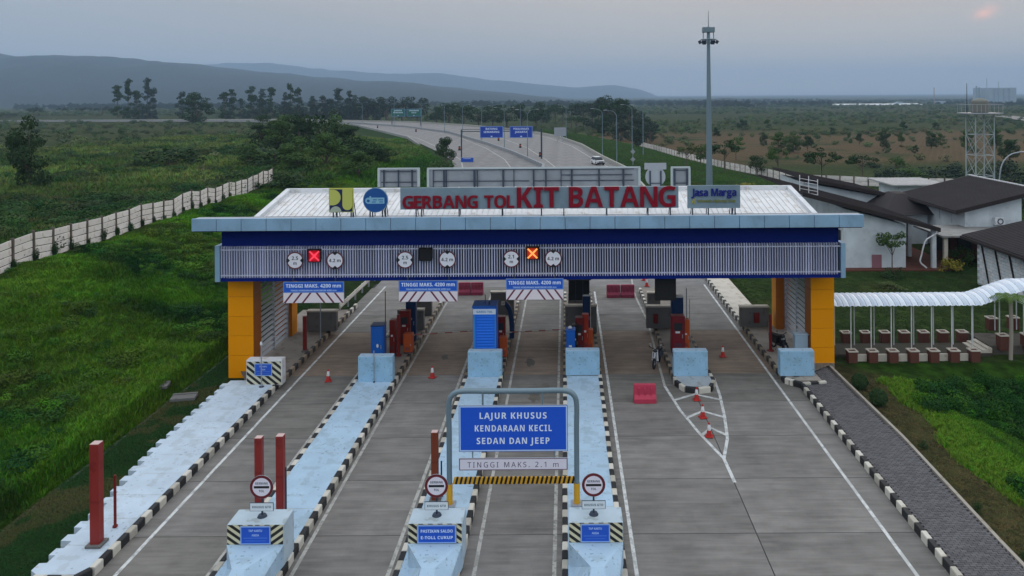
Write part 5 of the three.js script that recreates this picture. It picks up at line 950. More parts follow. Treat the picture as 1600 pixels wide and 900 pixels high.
// ---------- covered walkway ----------
{
  const t = thing('covered_walkway', 'long walkway roofed with pale arched sheets on thin white posts', 'covered walkway');
  const path = [[15.4, 45.6, 3.05], [24.0, 45.6, 3.05], [27.0, 46.6, 3.6], [33.5, 46.6, 3.6]];
  const sec = []; for (let k = 0; k <= 8; k++) { const a = Math.PI * (0.12 + 0.76 * k / 8); sec.push([Math.cos(a) * 1.25, Math.sin(a) * 0.62 - 0.25]); }
  const pos = (s, k) => { let q = s; for (let i = 1; i < path.length; i++) { const l = Math.hypot(path[i][0] - path[i - 1][0], path[i][1] - path[i - 1][1]); if (q <= l + 1e-6 || i === path.length - 1) { const f = q / l; const c = [0, 1, 2].map((z) => path[i - 1][z] + (path[i][z] - path[i - 1][z]) * f); return [c[0], c[2] + sec[k][1], -(c[1] + -sec[k][0])]; } q -= l; } };
  const total = path.slice(1).reduce((r, p, i) => r + Math.hypot(p[0] - path[i][0], p[1] - path[i][1]), 0), n = Math.round(total / 0.33);
  const two = [M.poly, mat(0.52, 0.6, 0.7, 0.4)];
  for (let j = 0; j < n; j++) { const L = []; const s0 = j * total / n, s1 = (j + 1) * total / n - 0.02, sm = (s0 + s1) / 2; for (let k = 0; k < 8; k++) { const up = (p, h) => [p[0], p[1] + h, p[2]]; L.push([pos(s0, k), up(pos(sm, k), 0.05), up(pos(sm, k + 1), 0.05), pos(s0, k + 1)], [up(pos(sm, k), 0.05), pos(s1, k), pos(s1, k + 1), up(pos(sm, k + 1), 0.05)]); } mesh('roof_sheet', faces(L), two[j % 2], t); }
  mesh('floor', slab([[15.05, 45.1], [25, 45.1], [25, 47.1], [15.05, 47.1]], -0.4, 0.04), mat(0.07, 0.065, 0.05, 0.95, { map: grimeTex }), t);
  mesh('floor', slab([[25.01, 45.4], [35, 45.4], [35, 47.8], [25.01, 47.8]], -0.4, 0.4), mat(0.11, 0.10, 0.085, 0.95, { map: grimeTex }), t);
  mesh('step', [0, 1, 2].map((k) => rbox(24.2 + k * 0.27, 24.5 + k * 0.27, -0.2, 0.1 + k * 0.11, -47, -45.2, 0.01)), M.cream, t);
  const planter = (x, D, y, h) => { const g = new THREE.Group(); g.name = 'planter'; t.add(g); g.position.set(x, y, -D); mesh('brick_box', rbox(-0.26, 0.26, 0, h, -0.26, 0.26, 0.02), M.brick, g); mesh('rim', [box(-0.29, 0.29, h, h + 0.06, -0.29, -0.2), box(-0.29, 0.29, h, h + 0.06, 0.2, 0.29), box(-0.29, -0.2, h, h + 0.06, -0.199, 0.199), box(0.2, 0.29, h, h + 0.06, -0.199, 0.199)], M.cream, g); };
  const pole = (x, D, y, top) => mesh('roof_post', cyl(0.035, 0.035, y, top, x, -D, 8), M.white, t);
  for (let k = 0; k < 7; k++) { const x = 16.45 + k * 1.175; planter(x, 44.35, -0.35, 0.85); pole(x + 0.1, 44.72, 0.1, 3.0); }
  for (let k = 0; k < 8; k++) { const x = 16.1 + k * 1.2; planter(x, 47.6, -0.05, 0.6); pole(x + 0.15, 46.6, 0.1, 3.0); }
  for (const [x, D] of [[25.7, 45.3], [27.2, 45.4], [28.8, 45.4], [30.3, 45.4]]) { planter(x, D, 0.2, 0.85); pole(x, D + 0.3, 0.9, 3.7); }
  for (const [x, D] of [[26.6, 48.1], [28.0, 48.2], [29.5, 48.2]]) { planter(x, D, 0.5, 0.75); pole(x, D - 0.4, 0.6, 3.7); }
  for (let k = 0; k < 6; k++) mesh('low_wall', rbox(16.74 + k * 1.175, 17.34 + k * 1.175, -0.35, 0.28, -44.5, -44.38, 0.02), M.cream, t);
}
{ const a = onLevel(1468, 608, -1.4), t = thing('concrete_culvert', 'pale concrete culvert beam lying in the weeds on the right bank', 'culvert', [a.x, -1.5, a.z]); mesh('beam', rbox(-1.2, 1.3, 0, 0.32, -0.35, 0, 0.03), M.steel, t); mesh('end_stone', rbox(-1.35, -1.202, -0.1, 0.4, -0.4, 0.05, 0.03), M.greyWall, t); }
[[890 * 400 / 1412, 420 + 655 * 400 / 1412, 0.75, 'small pale concrete slab over the drain at the foot of the left bank'], [1015 * 400 / 1412, 420 + 720 * 400 / 1412, 1.2, 'flat grey concrete slab lying on the left grass strip']].forEach(([x, y, w, l]) => { const h = hit(x, y), t = thing('concrete_slab_cover', l, 'concrete slab', [h[0], h[1] + 0.02, -h[2]], 0.2); mesh('slab', rbox(-w / 2, w / 2, 0, 0.16, -0.35, 0.35, 0.03), M.greyWall, t); mesh('lip', rbox(-w / 2, w / 2, 0.162, 0.2, -0.35, -0.2, 0.01), M.greyWall, t); });
// ---------- lattice water tower ----------
{
  const D = 96, p = at(1531, 200, D), g0 = ground(p.x, D), t = thing('water_tower', 'pale lattice tower carrying a round water tank at the right edge', 'water tower', [p.x, g0, -D]);
  const plat = at(1531, 178, D).y - g0, a = 1.15;
  const L = []; for (const [x, z] of [[-a, -a], [a, -a], [a, a], [-a, a]]) L.push(bar([x, 0, z], [x, plat, z], 0.07));
  for (const g of L) mesh('leg', g, M.towerSteel, t);
  const B = []; const nb = 5; for (let k = 0; k < nb; k++) { const y0 = plat * k / nb, y1 = plat * (k + 1) / nb; for (const [[x0, z0], [x1, z1]] of [[[-a, a], [a, a]], [[a, a], [a, -a]], [[a, -a], [-a, -a]], [[-a, -a], [-a, a]]]) B.push(bar([x0, y0, z0], [x1, y1, z1], 0.025), bar([x1, y0, z1], [x0, y1, z0], 0.025), bar([x0, y1, z0], [x1, y1, z1], 0.04)); }
  tag(mesh('brace', B, M.towerSteel, t), null, null, null, 'stuff');
  mesh('platform', rbox(-1.9, 1.9, plat, plat + 0.15, -1.9, 1.9, 0.03), M.steel, t);
  const R = []; for (let k = 0; k < 8; k++) { const s = -1.85 + k * 0.5286; R.push(bar([s, plat + 0.15, 1.85], [s, plat + 1.2, 1.85], 0.025), bar([s, plat + 0.15, -1.85], [s, plat + 1.2, -1.85], 0.025)); } R.push(bar([-2, plat + 1.2, 1.85], [2, plat + 1.2, 1.85], 0.03), bar([-2, plat + 1.2, -1.85], [2, plat + 1.2, -1.85], 0.03), bar([-1.85, plat + 1.2, -1.85], [-1.85, plat + 1.2, 1.85], 0.03), bar([1.85, plat + 1.2, -1.85], [1.85, plat + 1.2, 1.85], 0.03));
  mesh('railing', R, M.steel, t);
  mesh('tank', new THREE.LatheGeometry([[0, plat + 0.15], [0.95, plat + 0.15], [1.0, plat + 0.3], [1.0, plat + 1.5], [0.85, plat + 1.75], [0.3, plat + 1.95], [0, plat + 1.97]].map((q) => new THREE.Vector2(...q)), 24), mat(0.16, 0.17, 0.15, 0.6), t);
  mesh('aerial', cyl(0.06, 0.03, plat, at(1513, 130, D).y - g0, -1.6, 0, 8), M.darkSteel, t);
}
// ---------- factory on the horizon ----------
{
  const D = 1500, t = thing('factory', 'big pale blue factory block with stacks on the right horizon', 'factory', [0, 0, -D]);
  const R = (x0, y0, x1, y1, m, d, name = 'hall', z = 0) => { const a = at(x0, y1, D), b = at(x1, y0, D); return mesh(name, box(a.x, b.x, a.y - 6, b.y, -d + z, z), m, t); };
  const blue = [mat(0.30, 0.38, 0.45, 0.8), mat(0.25, 0.33, 0.40, 0.8)];
  R(1546, 137, 1588, 173, blue[0], 60); for (const x of [1553, 1559.5, 1568, 1576.5]) R(x, 138, x + 1, 173, blue[1], 2, 'wall_strip', 1.2);
  R(1472, 158, 1482, 176, blue[0], 30); R(1482, 166, 1494, 176, blue[0], 30); R(1494, 162, 1570, 164.5, blue[1], 12, 'conveyor', 8); R(1500, 173, 1600, 178, mat(0.2, 0.22, 0.24, 0.9), 20, 'low_hall', 20);
  for (const [x, y, w] of [[1534.5, 134, 1.6], [1539, 136, 1.4], [1551, 122, 0.5], [1569.5, 127, 0.5]]) { const a = at(x, 172, D), b = at(x, y, D); mesh('stack', cyl(w * 1.25, w, a.y - 5, b.y, a.x, -20, 12), blue[1], t); }
  const u = thing('white_warehouse', 'long low white roofed warehouse on the right horizon', 'warehouse', [0, 0, -1400]); const a = at(1310, 169, 1400), b = at(1443, 163.5, 1400); mesh('wall', box(a.x, b.x, a.y - 4, b.y, -60, 0), mat(0.4, 0.42, 0.44, 0.8), u); mesh('roof', loft([[a.x, b.y, 1], [b.x, b.y, 1], [b.x, b.y, -60], [a.x, b.y, -60]], [[a.x, b.y + 2, -20], [b.x, b.y + 2, -20], [b.x, b.y + 2, -40], [a.x, b.y + 2, -40]]), M.white, u); const c = at(1416, 160, 1400); mesh('roof_vent', loft([[c.x - 10, b.y + 2, -25], [c.x + 10, b.y + 2, -25], [c.x + 10, b.y + 2, -35], [c.x - 10, b.y + 2, -35]], [[c.x - 2, c.y + 1, -25], [c.x + 2, c.y + 1, -25], [c.x + 2, c.y + 1, -35], [c.x - 2, c.y + 1, -35]]), blue[1], u);
  const v = at(1459.5, 138, 1400), w = thing('thin_chimney', 'single thin chimney left of the factory on the right horizon', 'chimney', [v.x, -10, -1400]); mesh('stack', cyl(0.9, 0.6, 0, v.y + 10, 0, 0, 10), mat(0.3, 0.25, 0.25, 0.8), w); mesh('cap', cyl(0.9, 0.9, v.y + 10, v.y + 11, 0, 0, 10), M.redDark, w);
  const pm = at(1577, 205, 420); // pale track on the far right
  tag(mesh('track', strip([[at(1600, 218, 420).x, 330], [at(1585, 200, 480).x, 430], [at(1565, 190, 600).x, 600]], 16, -3.2), M.roofFar || M.roadFar), 'pale road strip at the far right behind the lattice tower', null, null, 'structure');
}

// ---------- vegetation ----------
const leafM = (r, g, b) => new THREE.MeshPhysicalMaterial({ color: C(r, g, b), roughness: 0.9, specularIntensity: 0.2, side: THREE.DoubleSide });
const LEAF = { dark: leafM(0.026, 0.055, 0.019), mid: leafM(0.05, 0.098, 0.026), light: leafM(0.075, 0.13, 0.03), olive: leafM(0.075, 0.10, 0.035), yellow: leafM(0.22, 0.2, 0.03), blueish: leafM(0.03, 0.052, 0.035) };
function leafCloud(blobs, n, size) {   // many small bent leaf faces spread through a set of blobs [x,y,z,rx,ry,rz]
  const pos = [], nor = [], uvs = [], tot = blobs.reduce((s, b) => s + b[3] * b[4] * b[5], 0);
  const v = () => new THREE.Vector3(rr(-1, 1), rr(-1, 1), rr(-1, 1));
  for (const b of blobs) {
    const k = Math.round(n * b[3] * b[4] * b[5] / tot);
    for (let i = 0; i < k; i++) {
      let d; do d = v(); while (d.length() > 1); const r = Math.pow(d.length(), 0.45); d.normalize().multiplyScalar(r * rr(0.85, 1.08));
      const c = new THREE.Vector3(b[0] + d.x * b[3], b[1] + d.y * b[4], b[2] + d.z * b[5]);
      const nn = v().multiplyScalar(0.9).add(d).add(new THREE.Vector3(0, 0.5, 0)).normalize(), t = v().cross(nn).normalize(), q = nn.clone().cross(t), s = size * rr(0.6, 1.3), w = s * rr(0.45, 0.8);
      const A = c.clone().addScaledVector(t, -s / 2), B = c.clone().addScaledVector(t, s / 2).addScaledVector(nn, -s * 0.15), L = c.clone().addScaledVector(q, w / 2).addScaledVector(nn, s * 0.1), R = c.clone().addScaledVector(q, -w / 2).addScaledVector(nn, s * 0.1);
      for (const tri of [[A, R, L], [L, R, B]]) { const m = tri[1].clone().sub(tri[0]).cross(tri[2].clone().sub(tri[0])).normalize(); for (const p of tri) { pos.push(p.x, p.y, p.z); nor.push(m.x, m.y, m.z); uvs.push(p.x, p.y); } }
    }
  }
  const g = new THREE.BufferGeometry(); g.setAttribute('position', new THREE.Float32BufferAttribute(pos, 3)); g.setAttribute('normal', new THREE.Float32BufferAttribute(nor, 3)); g.setAttribute('uv', new THREE.Float32BufferAttribute(uvs, 2)); return g;
}
function trunkGeo(h, r, limbs) {
  const out = [cyl(r, r * 0.45, -0.3, h, 0, 0, 8)];
  for (const [x, y, z, y0] of limbs) { const a = new THREE.Vector3(0, y0, 0), b = new THREE.Vector3(x, y, z), d = b.clone().sub(a), g = new THREE.CylinderGeometry(r * 0.15, r * 0.4, d.length(), 6); g.applyQuaternion(new THREE.Quaternion().setFromUnitVectors(new THREE.Vector3(0, 1, 0), d.clone().normalize())); g.translate((a.x + b.x) / 2, (a.y + b.y) / 2, (a.z + b.z) / 2); out.push(g); }
  return merge(out);
}
// unit trees: height 1, width about 1 (scaled on planting)
const KINDS = {};
function kind(name, variants, fn) { KINDS[name] = []; for (let k = 0; k < variants; k++) KINDS[name].push(fn()); }
kind('round', 4, () => { const b = []; for (let k = 0; k < 16; k++) { const a = rnd() * 6.28, r = Math.sqrt(rnd()) * 0.36; const y = rr(0.3, 0.86); const f = 1 - Math.pow(Math.abs(y - 0.55) / 0.5, 2) * 0.6; b.push([Math.cos(a) * r * f, y, Math.sin(a) * r * f, rr(0.1, 0.2), rr(0.08, 0.14), rr(0.1, 0.2)]); } return { crown: leafCloud(b, 1500, 0.055), trunk: trunkGeo(0.6, 0.035, b.slice(0, 6).map((c) => [c[0], c[1], c[2], rr(0.15, 0.35)])) }; });
kind('full', 5, () => { const b = []; for (let k = 0; k < 20; k++) { const a = rnd() * 6.28, y = rr(0.12, 0.9), f = 1 - Math.pow(Math.abs(y - 0.45) / 0.55, 2) * 0.75, r = Math.sqrt(rnd()) * 0.36 * f; b.push([Math.cos(a) * r, y, Math.sin(a) * r, rr(0.09, 0.19), rr(0.07, 0.14), rr(0.09, 0.19)]); } return { crown: leafCloud(b, 3600, 0.045), trunk: trunkGeo(0.6, 0.03, b.slice(0, 6).map((c) => [c[0], c[1], c[2], rr(0.08, 0.2)])) }; });
kind('tall', 5, () => { const b = []; for (let k = 0; k < 34; k++) { const y = rr(0.16, 0.98), a = rnd() * 6.28, r = rr(0.03, 0.4) * (1.1 - y * 0.85) * rr(0.5, 1.3); b.push([Math.cos(a) * r, y, Math.sin(a) * r, rr(0.07, 0.17), rr(0.022, 0.05), rr(0.07, 0.17)]); } return { crown: leafCloud(b, 1500, 0.055), trunk: trunkGeo(0.96, 0.018, b.map((c) => [c[0], c[1], c[2], c[1] - rr(0.05, 0.15)])) }; });
kind('umbrella', 4, () => { const b = []; for (let k = 0; k < 15; k++) { const a = rnd() * 6.28, r = Math.sqrt(rnd()) * 0.44; b.push([Math.cos(a) * r, 0.86 - r * 0.5 + rr(-0.14, 0.1), Math.sin(a) * r, rr(0.1, 0.17), rr(0.035, 0.075), rr(0.1, 0.17)]); } return { crown: leafCloud(b, 950, 0.055), trunk: trunkGeo(0.7, 0.025, b.slice(0, 9).map((c) => [c[0], c[1], c[2], rr(0.3, 0.55)])) }; });
kind('bush', 5, () => { const b = []; for (let k = 0; k < 12; k++) { const a = rnd() * 6.28, r = Math.sqrt(rnd()) * 0.4; b.push([Math.cos(a) * r, rr(0.12, 0.72) * (1 - r * 0.8), Math.sin(a) * r, rr(0.13, 0.22), rr(0.14, 0.25), rr(0.13, 0.22)]); } return { crown: leafCloud(b, 800, 0.075), trunk: trunkGeo(0.5, 0.02, b.slice(0, 6).map((c) => [c[0], c[1], c[2], 0.05])) }; });
function plant(name, label, category, k, x, D, h, w, leaf, group, opts = {}) {
  const v = KINDS[k][Math.floor(rnd() * KINDS[k].length)], t = thing(name, label, category, [x, (opts.y ?? ground(x, D)) - 0.05, -D], rnd() * 6.28, group);
  t.scale.set(w, h, w); mesh('crown', v.crown, LEAF[leaf], t); mesh('trunk', v.trunk, opts.pale ? M.trunkPale : M.trunk, t); return t;
}
const byPx = (name, label, cat, k, px, py, hp, wp, leaf, group) => { const [x, e, D] = hit(px, py); return plant(name, label, cat, k, x, D, hp * D / F, wp * D / F, leaf, group); };
// tall thin trees before the left hills
for (const [x, h, w] of [[184, 66, 26], [197, 62, 24], [208, 68, 24], [228, 66, 24], [243, 60, 22], [278, 60, 24], [345, 56, 22], [358, 60, 24], [372, 48, 18], [388, 56, 22], [402, 50, 18], [413, 48, 20], [430, 56, 22], [446, 50, 20], [458, 54, 20], [470, 48, 20], [483, 54, 24], [498, 56, 24], [513, 50, 22], [528, 50, 24], [543, 52, 24], [556, 48, 24], [570, 46, 24], [583, 40, 22]]) { const D = rr(515, 570), p = at(x + rr(-6, 6), 186, D), z = rr(0.72, 1.16); plant('tall_tree', 'tall thin dark tree in the long row before the left hills', 'tree', 'tall', p.x, D, (h * D / F + 1) * z, w * D / F * rr(1.0, 1.7), rnd() < 0.5 ? 'blueish' : 'dark', 'row of tall thin trees before the left hills'); }
for (const [x, h, w] of [[392, 26, 34], [418, 30, 36], [440, 34, 40], [462, 30, 40], [484, 36, 44], [506, 34, 40], [528, 38, 44], [550, 36, 44], [572, 40, 44], [592, 34, 40], [214, 20, 30], [236, 18, 30], [352, 20, 30]]) { const D = rr(535, 580), p = at(x, 186, D); plant('understory_tree', 'bushy dark tree under the row of tall thin trees', 'tree', rnd() < 0.5 ? 'round' : 'full', p.x, D, h * D / F, w * D / F, 'blueish', 'bushy trees under the row of tall thin trees'); }
{ const p = at(307, 182, 430); plant('broad_tree', 'single broad round dark tree in the gap of the tall row', 'tree', 'full', p.x, 430, 18, 23, 'dark'); }
for (const [x, h, w] of [[603, 46, 44], [628, 48, 50], [652, 46, 46]]) { const p = at(x, 188, 520); plant('broad_tree', 'broad dark tree of the clump behind the green road signs', 'tree', 'round', p.x, 520, h * 520 / F, w * 520 / F, 'blueish', 'clump behind the green road signs'); }
for (const [x, h, w] of [[682, 34, 40], [702, 40, 44], [724, 38, 44], [748, 36, 44], [770, 38, 40], [792, 40, 46], [815, 40, 46], [838, 34, 40]]) { const D = rr(430, 470), p = at(x, 190, D); plant('broad_tree', 'dark tree in the belt right of the green road signs', 'tree', 'round', p.x, D, h * D / F, w * D / F, 'dark', 'tree belt beyond the curve of the road'); }
for (const [x, y, h, w] of [[868, 196, 36, 40], [893, 200, 40, 42], [912, 202, 46, 50], [935, 204, 52, 54], [958, 206, 54, 58], [982, 212, 48, 50], [1002, 218, 44, 46], [1016, 226, 36, 40], [900, 206, 30, 36], [940, 212, 32, 40], [970, 220, 34, 40], [995, 230, 30, 36], [848, 192, 34, 44], [880, 194, 40, 46], [926, 200, 50, 52], [948, 203, 54, 56], [970, 206, 52, 56], [1010, 222, 40, 46]]) byPx('broad_tree', 'dark tree on the embankment right of the far road', 'tree', rnd() < 0.6 ? 'full' : 'umbrella', x, y, h, w, rnd() < 0.5 ? 'dark' : 'blueish', 'trees on the embankment right of the far road');
// left field
byPx('field_tree', 'dense dark tree at the left edge of the field', 'tree', 'full', 47, 296, 116, 84, 'dark');
byPx('field_bush', 'broad dark bush in the middle of the left field', 'bush', 'bush', 264, 262, 40, 112, 'dark');
byPx('small_tree', 'small flat topped tree on the far left horizon', 'tree', 'umbrella', 53, 184, 26, 30, 'dark'); byPx('small_tree', 'low tree at the extreme left of the horizon', 'tree', 'umbrella', 12, 184, 15, 40, 'dark');
for (const [x, w] of [[98, 18], [128, 40], [160, 30]]) byPx('small_tree', 'low dark tree in front of the far left road', 'tree', 'umbrella', x, 180, 15, w, 'blueish', 'low trees in front of the far left road');
for (const [x, y, h, w] of [[410, 232, 42, 60], [436, 236, 46, 56], [468, 240, 52, 54], [497, 236, 56, 50], [521, 222, 52, 46], [548, 236, 34, 50], [430, 262, 40, 60], [470, 270, 46, 64], [510, 262, 44, 60], [556, 252, 40, 54], [392, 262, 30, 44], [560, 278, 34, 50], [590, 256, 26, 44], [445, 295, 30, 60], [365, 288, 26, 54]]) byPx('bank_bush', 'leafy dark bush in thicket on left bank past fence', 'bush', rnd() < 0.5 ? 'bush' : 'full', x, y, h * 1.25, w * 1.4, rnd() < 0.55 ? 'dark' : 'mid', 'thicket on the left bank beyond the fence');
byPx('roadside_tree', 'dark tree standing at the left edge of the far carriageway', 'tree', 'full', 697, 262, 48, 40, 'dark'); byPx('roadside_tree', 'low bush at the foot of the tree beside the far carriageway', 'bush', 'bush', 688, 270, 26, 46, 'mid');
// right side
for (const [x, y, h, w, k, l] of [[1073, 262, 44, 40, 'umbrella', 'olive'], [1095, 258, 38, 40, 'round', 'mid'], [1132, 268, 56, 50, 'umbrella', 'dark'], [1150, 250, 40, 34, 'umbrella', 'mid'], [1183, 275, 34, 34, 'round', 'dark'], [1216, 278, 56, 36, 'umbrella', 'mid']]) byPx('fence_tree', 'loose tree growing along the far precast fence', 'tree', k, x, y, h, w, l, 'trees along the far precast fence');
byPx('spreading_tree', 'flat spreading tree behind the roof ladder at the canopy end', 'tree', 'umbrella', 1284, 288, 66, 60, 'dark'); byPx('spreading_tree', 'slim spreading tree right of the roof ladder', 'tree', 'umbrella', 1348, 284, 52, 48, 'dark');
for (const [x, y, h, w] of [[1193, 228, 22, 16], [1217, 240, 34, 40], [1240, 238, 34, 34], [1262, 236, 24, 24], [1328, 224, 18, 12], [1343, 226, 18, 16], [1382, 232, 32, 26], [1408, 228, 22, 14], [1430, 240, 14, 12], [1455, 232, 28, 26], [1470, 228, 20, 18], [1512, 238, 36, 26], [1557, 232, 36, 32], [1577, 258, 40, 40], [1120, 214, 16, 18], [1160, 205, 18, 22], [1200, 200, 14, 20], [1300, 210, 12, 16], [1412, 204, 14, 16], [1462, 200, 10, 14]]) byPx('plain_tree', 'dark round tree scattered over the brown plain on the right', 'tree', 'full', x, y, h, w, rnd() < 0.6 ? 'dark' : 'mid', 'trees scattered over the brown plain');
for (const [x, y, h, w] of [[1395, 286, 30, 60], [1430, 284, 30, 70], [1462, 282, 36, 80], [1495, 280, 36, 60], [1580, 292, 60, 70], [1590, 330, 40, 60], [1400, 262, 22, 40], [1548, 282, 30, 40], [1360, 262, 18, 30]]) byPx('green_bush', 'green bush in the thicket behind the dark roofed houses', 'bush', 'bush', x, y, h, w, rnd() < 0.5 ? 'mid' : 'blueish', 'thicket behind the dark roofed houses');
byPx('young_tree', 'young thin tree in front of the white building wall', 'tree', 'umbrella', 1394, 424, 78, 48, 'mid'); byPx('low_shrub', 'low dark shrub at the foot of the young thin tree', 'shrub', 'bush', 1398, 434, 26, 40, 'dark'); byPx('yellow_shrub', 'yellow green shrub in front of the porch', 'shrub', 'bush', 1484, 424, 30, 44, 'yellow'); byPx('small_palm_bush', 'green shrub behind the yellow green shrub', 'shrub', 'bush', 1503, 412, 36, 40, 'mid'); byPx('low_shrub', 'reddish dark shrub on the lawn before the white building', 'shrub', 'bush', 1395, 452, 16, 46, 'olive'); byPx('yellow_shrub', 'yellow flowering shrub just behind the canopy roof', 'shrub', 'bush', 1166, 296, 16, 40, 'yellow');
// clipped round bushes
for (const [x, y, h, l] of [[1343.5, 608, 24, 'clipped round bush nearer the right yellow pillar'], [1372.5, 634, 26, 'clipped round bush farther right beside the block path']]) { const [a, e, D] = hit(x, y), t = thing('clipped_bush', l, 'bush', [a, e, -D]), r = h * D / F / 2; mesh('crown', leafCloud([[0, r, 0, r, r, r]], 2600, 0.12), LEAF.dark, t); mesh('trunk', cyl(0.06, 0.05, -0.1, r), M.trunk, t); }
for (const [x, y, h] of [[1443, 700, 18], [1527, 800, 22], [1600, 880, 24]]) byPx('verge_shrub', 'small dark shrub on the dry verge right of the block path', 'shrub', 'bush', x, y, h, h, 'dark', 'small shrubs on the dry verge');
{ // palm at the right edge
  const [a, e, D] = hit(1579, 562), t = thing('palm', 'slim palm with a pale trunk in front of the covered walkway', 'palm tree', [a, e, -D]), h = 96 * D / F;
  mesh('trunk', tube([[0, -0.2, 0], [0.05, h * 0.4, 0], [0, h, 0.05]], 0.11, 14, 8), M.trunkPale, t);
  for (let k = 0; k < 9; k++) { const an = k * 0.7, L = []; const pt = (s) => new THREE.Vector3(Math.cos(an) * s * 1.25, h + s * 0.95 - s * s * 1.15, Math.sin(an) * s * 1.25); for (let q = 0; q < 16; q++) { const s = 0.12 + q / 16, p = pt(s), side = new THREE.Vector3(-Math.sin(an), 0, Math.cos(an)); for (const d of [-1, 1]) { const b = p.clone().addScaledVector(side, d * 0.4 * Math.sin(Math.PI * Math.min(1, s + 0.1))).add(new THREE.Vector3(0, -0.14, 0)), n = pt(s + 0.06); L.push([p.toArray(), n.toArray(), b.toArray()]); } } mesh('frond', faces(L), LEAF.light, t); }
}
// ---------- ground cover: grass tufts, weeds, scrub ----------
function tuftGeo(n, h, spread, w) {
  const L = []; for (let k = 0; k < n; k++) { const a = rnd() * 6.28, r = rnd() * spread, x = Math.cos(a) * r, z = Math.sin(a) * r, lean = rr(0.15, 0.9) * h, b = rnd() * 6.28, hh = h * rr(0.6, 1.15), dx = Math.cos(b) * lean, dz = Math.sin(b) * lean, px = -Math.sin(b) * w, pz = Math.cos(b) * w; L.push([[x - px, 0, z - pz], [x + px, 0, z + pz], [x + dx * 0.4 + px * 0.8, hh * 0.65, z + dz * 0.4 + pz * 0.8], [x + dx * 0.4 - px * 0.8, hh * 0.65, z + dz * 0.4 - pz * 0.8]], [[x + dx * 0.4 - px * 0.8, hh * 0.65, z + dz * 0.4 - pz * 0.8], [x + dx * 0.4 + px * 0.8, hh * 0.65, z + dz * 0.4 + pz * 0.8], [x + dx, hh, z + dz]]); } return faces(L);
}
function scatter(name, label, geo, m, list) {   // list of [x, D, scale, [tint]]
  const inst = new THREE.InstancedMesh(geo, m, list.length), m4 = new THREE.Matrix4(), q = new THREE.Quaternion(), e = new THREE.Euler();
  list.forEach(([x, D, s, c, sy = 1], i) => { e.set(rr(-0.15, 0.15), rnd() * 6.28, rr(-0.15, 0.15)); m4.compose(new THREE.Vector3(x, ground(x, D) - 0.03, -D), q.setFromEuler(e), new THREE.Vector3(s, s * sy, s)); inst.setMatrixAt(i, m4); inst.setColorAt(i, C(...c)); });
  inst.name = numbered(name); inst.castShadow = inst.receiveShadow = true; scene.add(inst); return tag(inst, label, null, null, 'stuff');
}
const tint = (a, b, k) => a.map((v, i) => (v + (b[i] - v) * k) * rr(0.8, 1.2));
const whiteLeaf = leafM(1, 1, 1);
const inView = (x, D, m = 3) => { const px = CX + x * F / D; return px > -m * F / D && px < 1600 + m * F / D; };
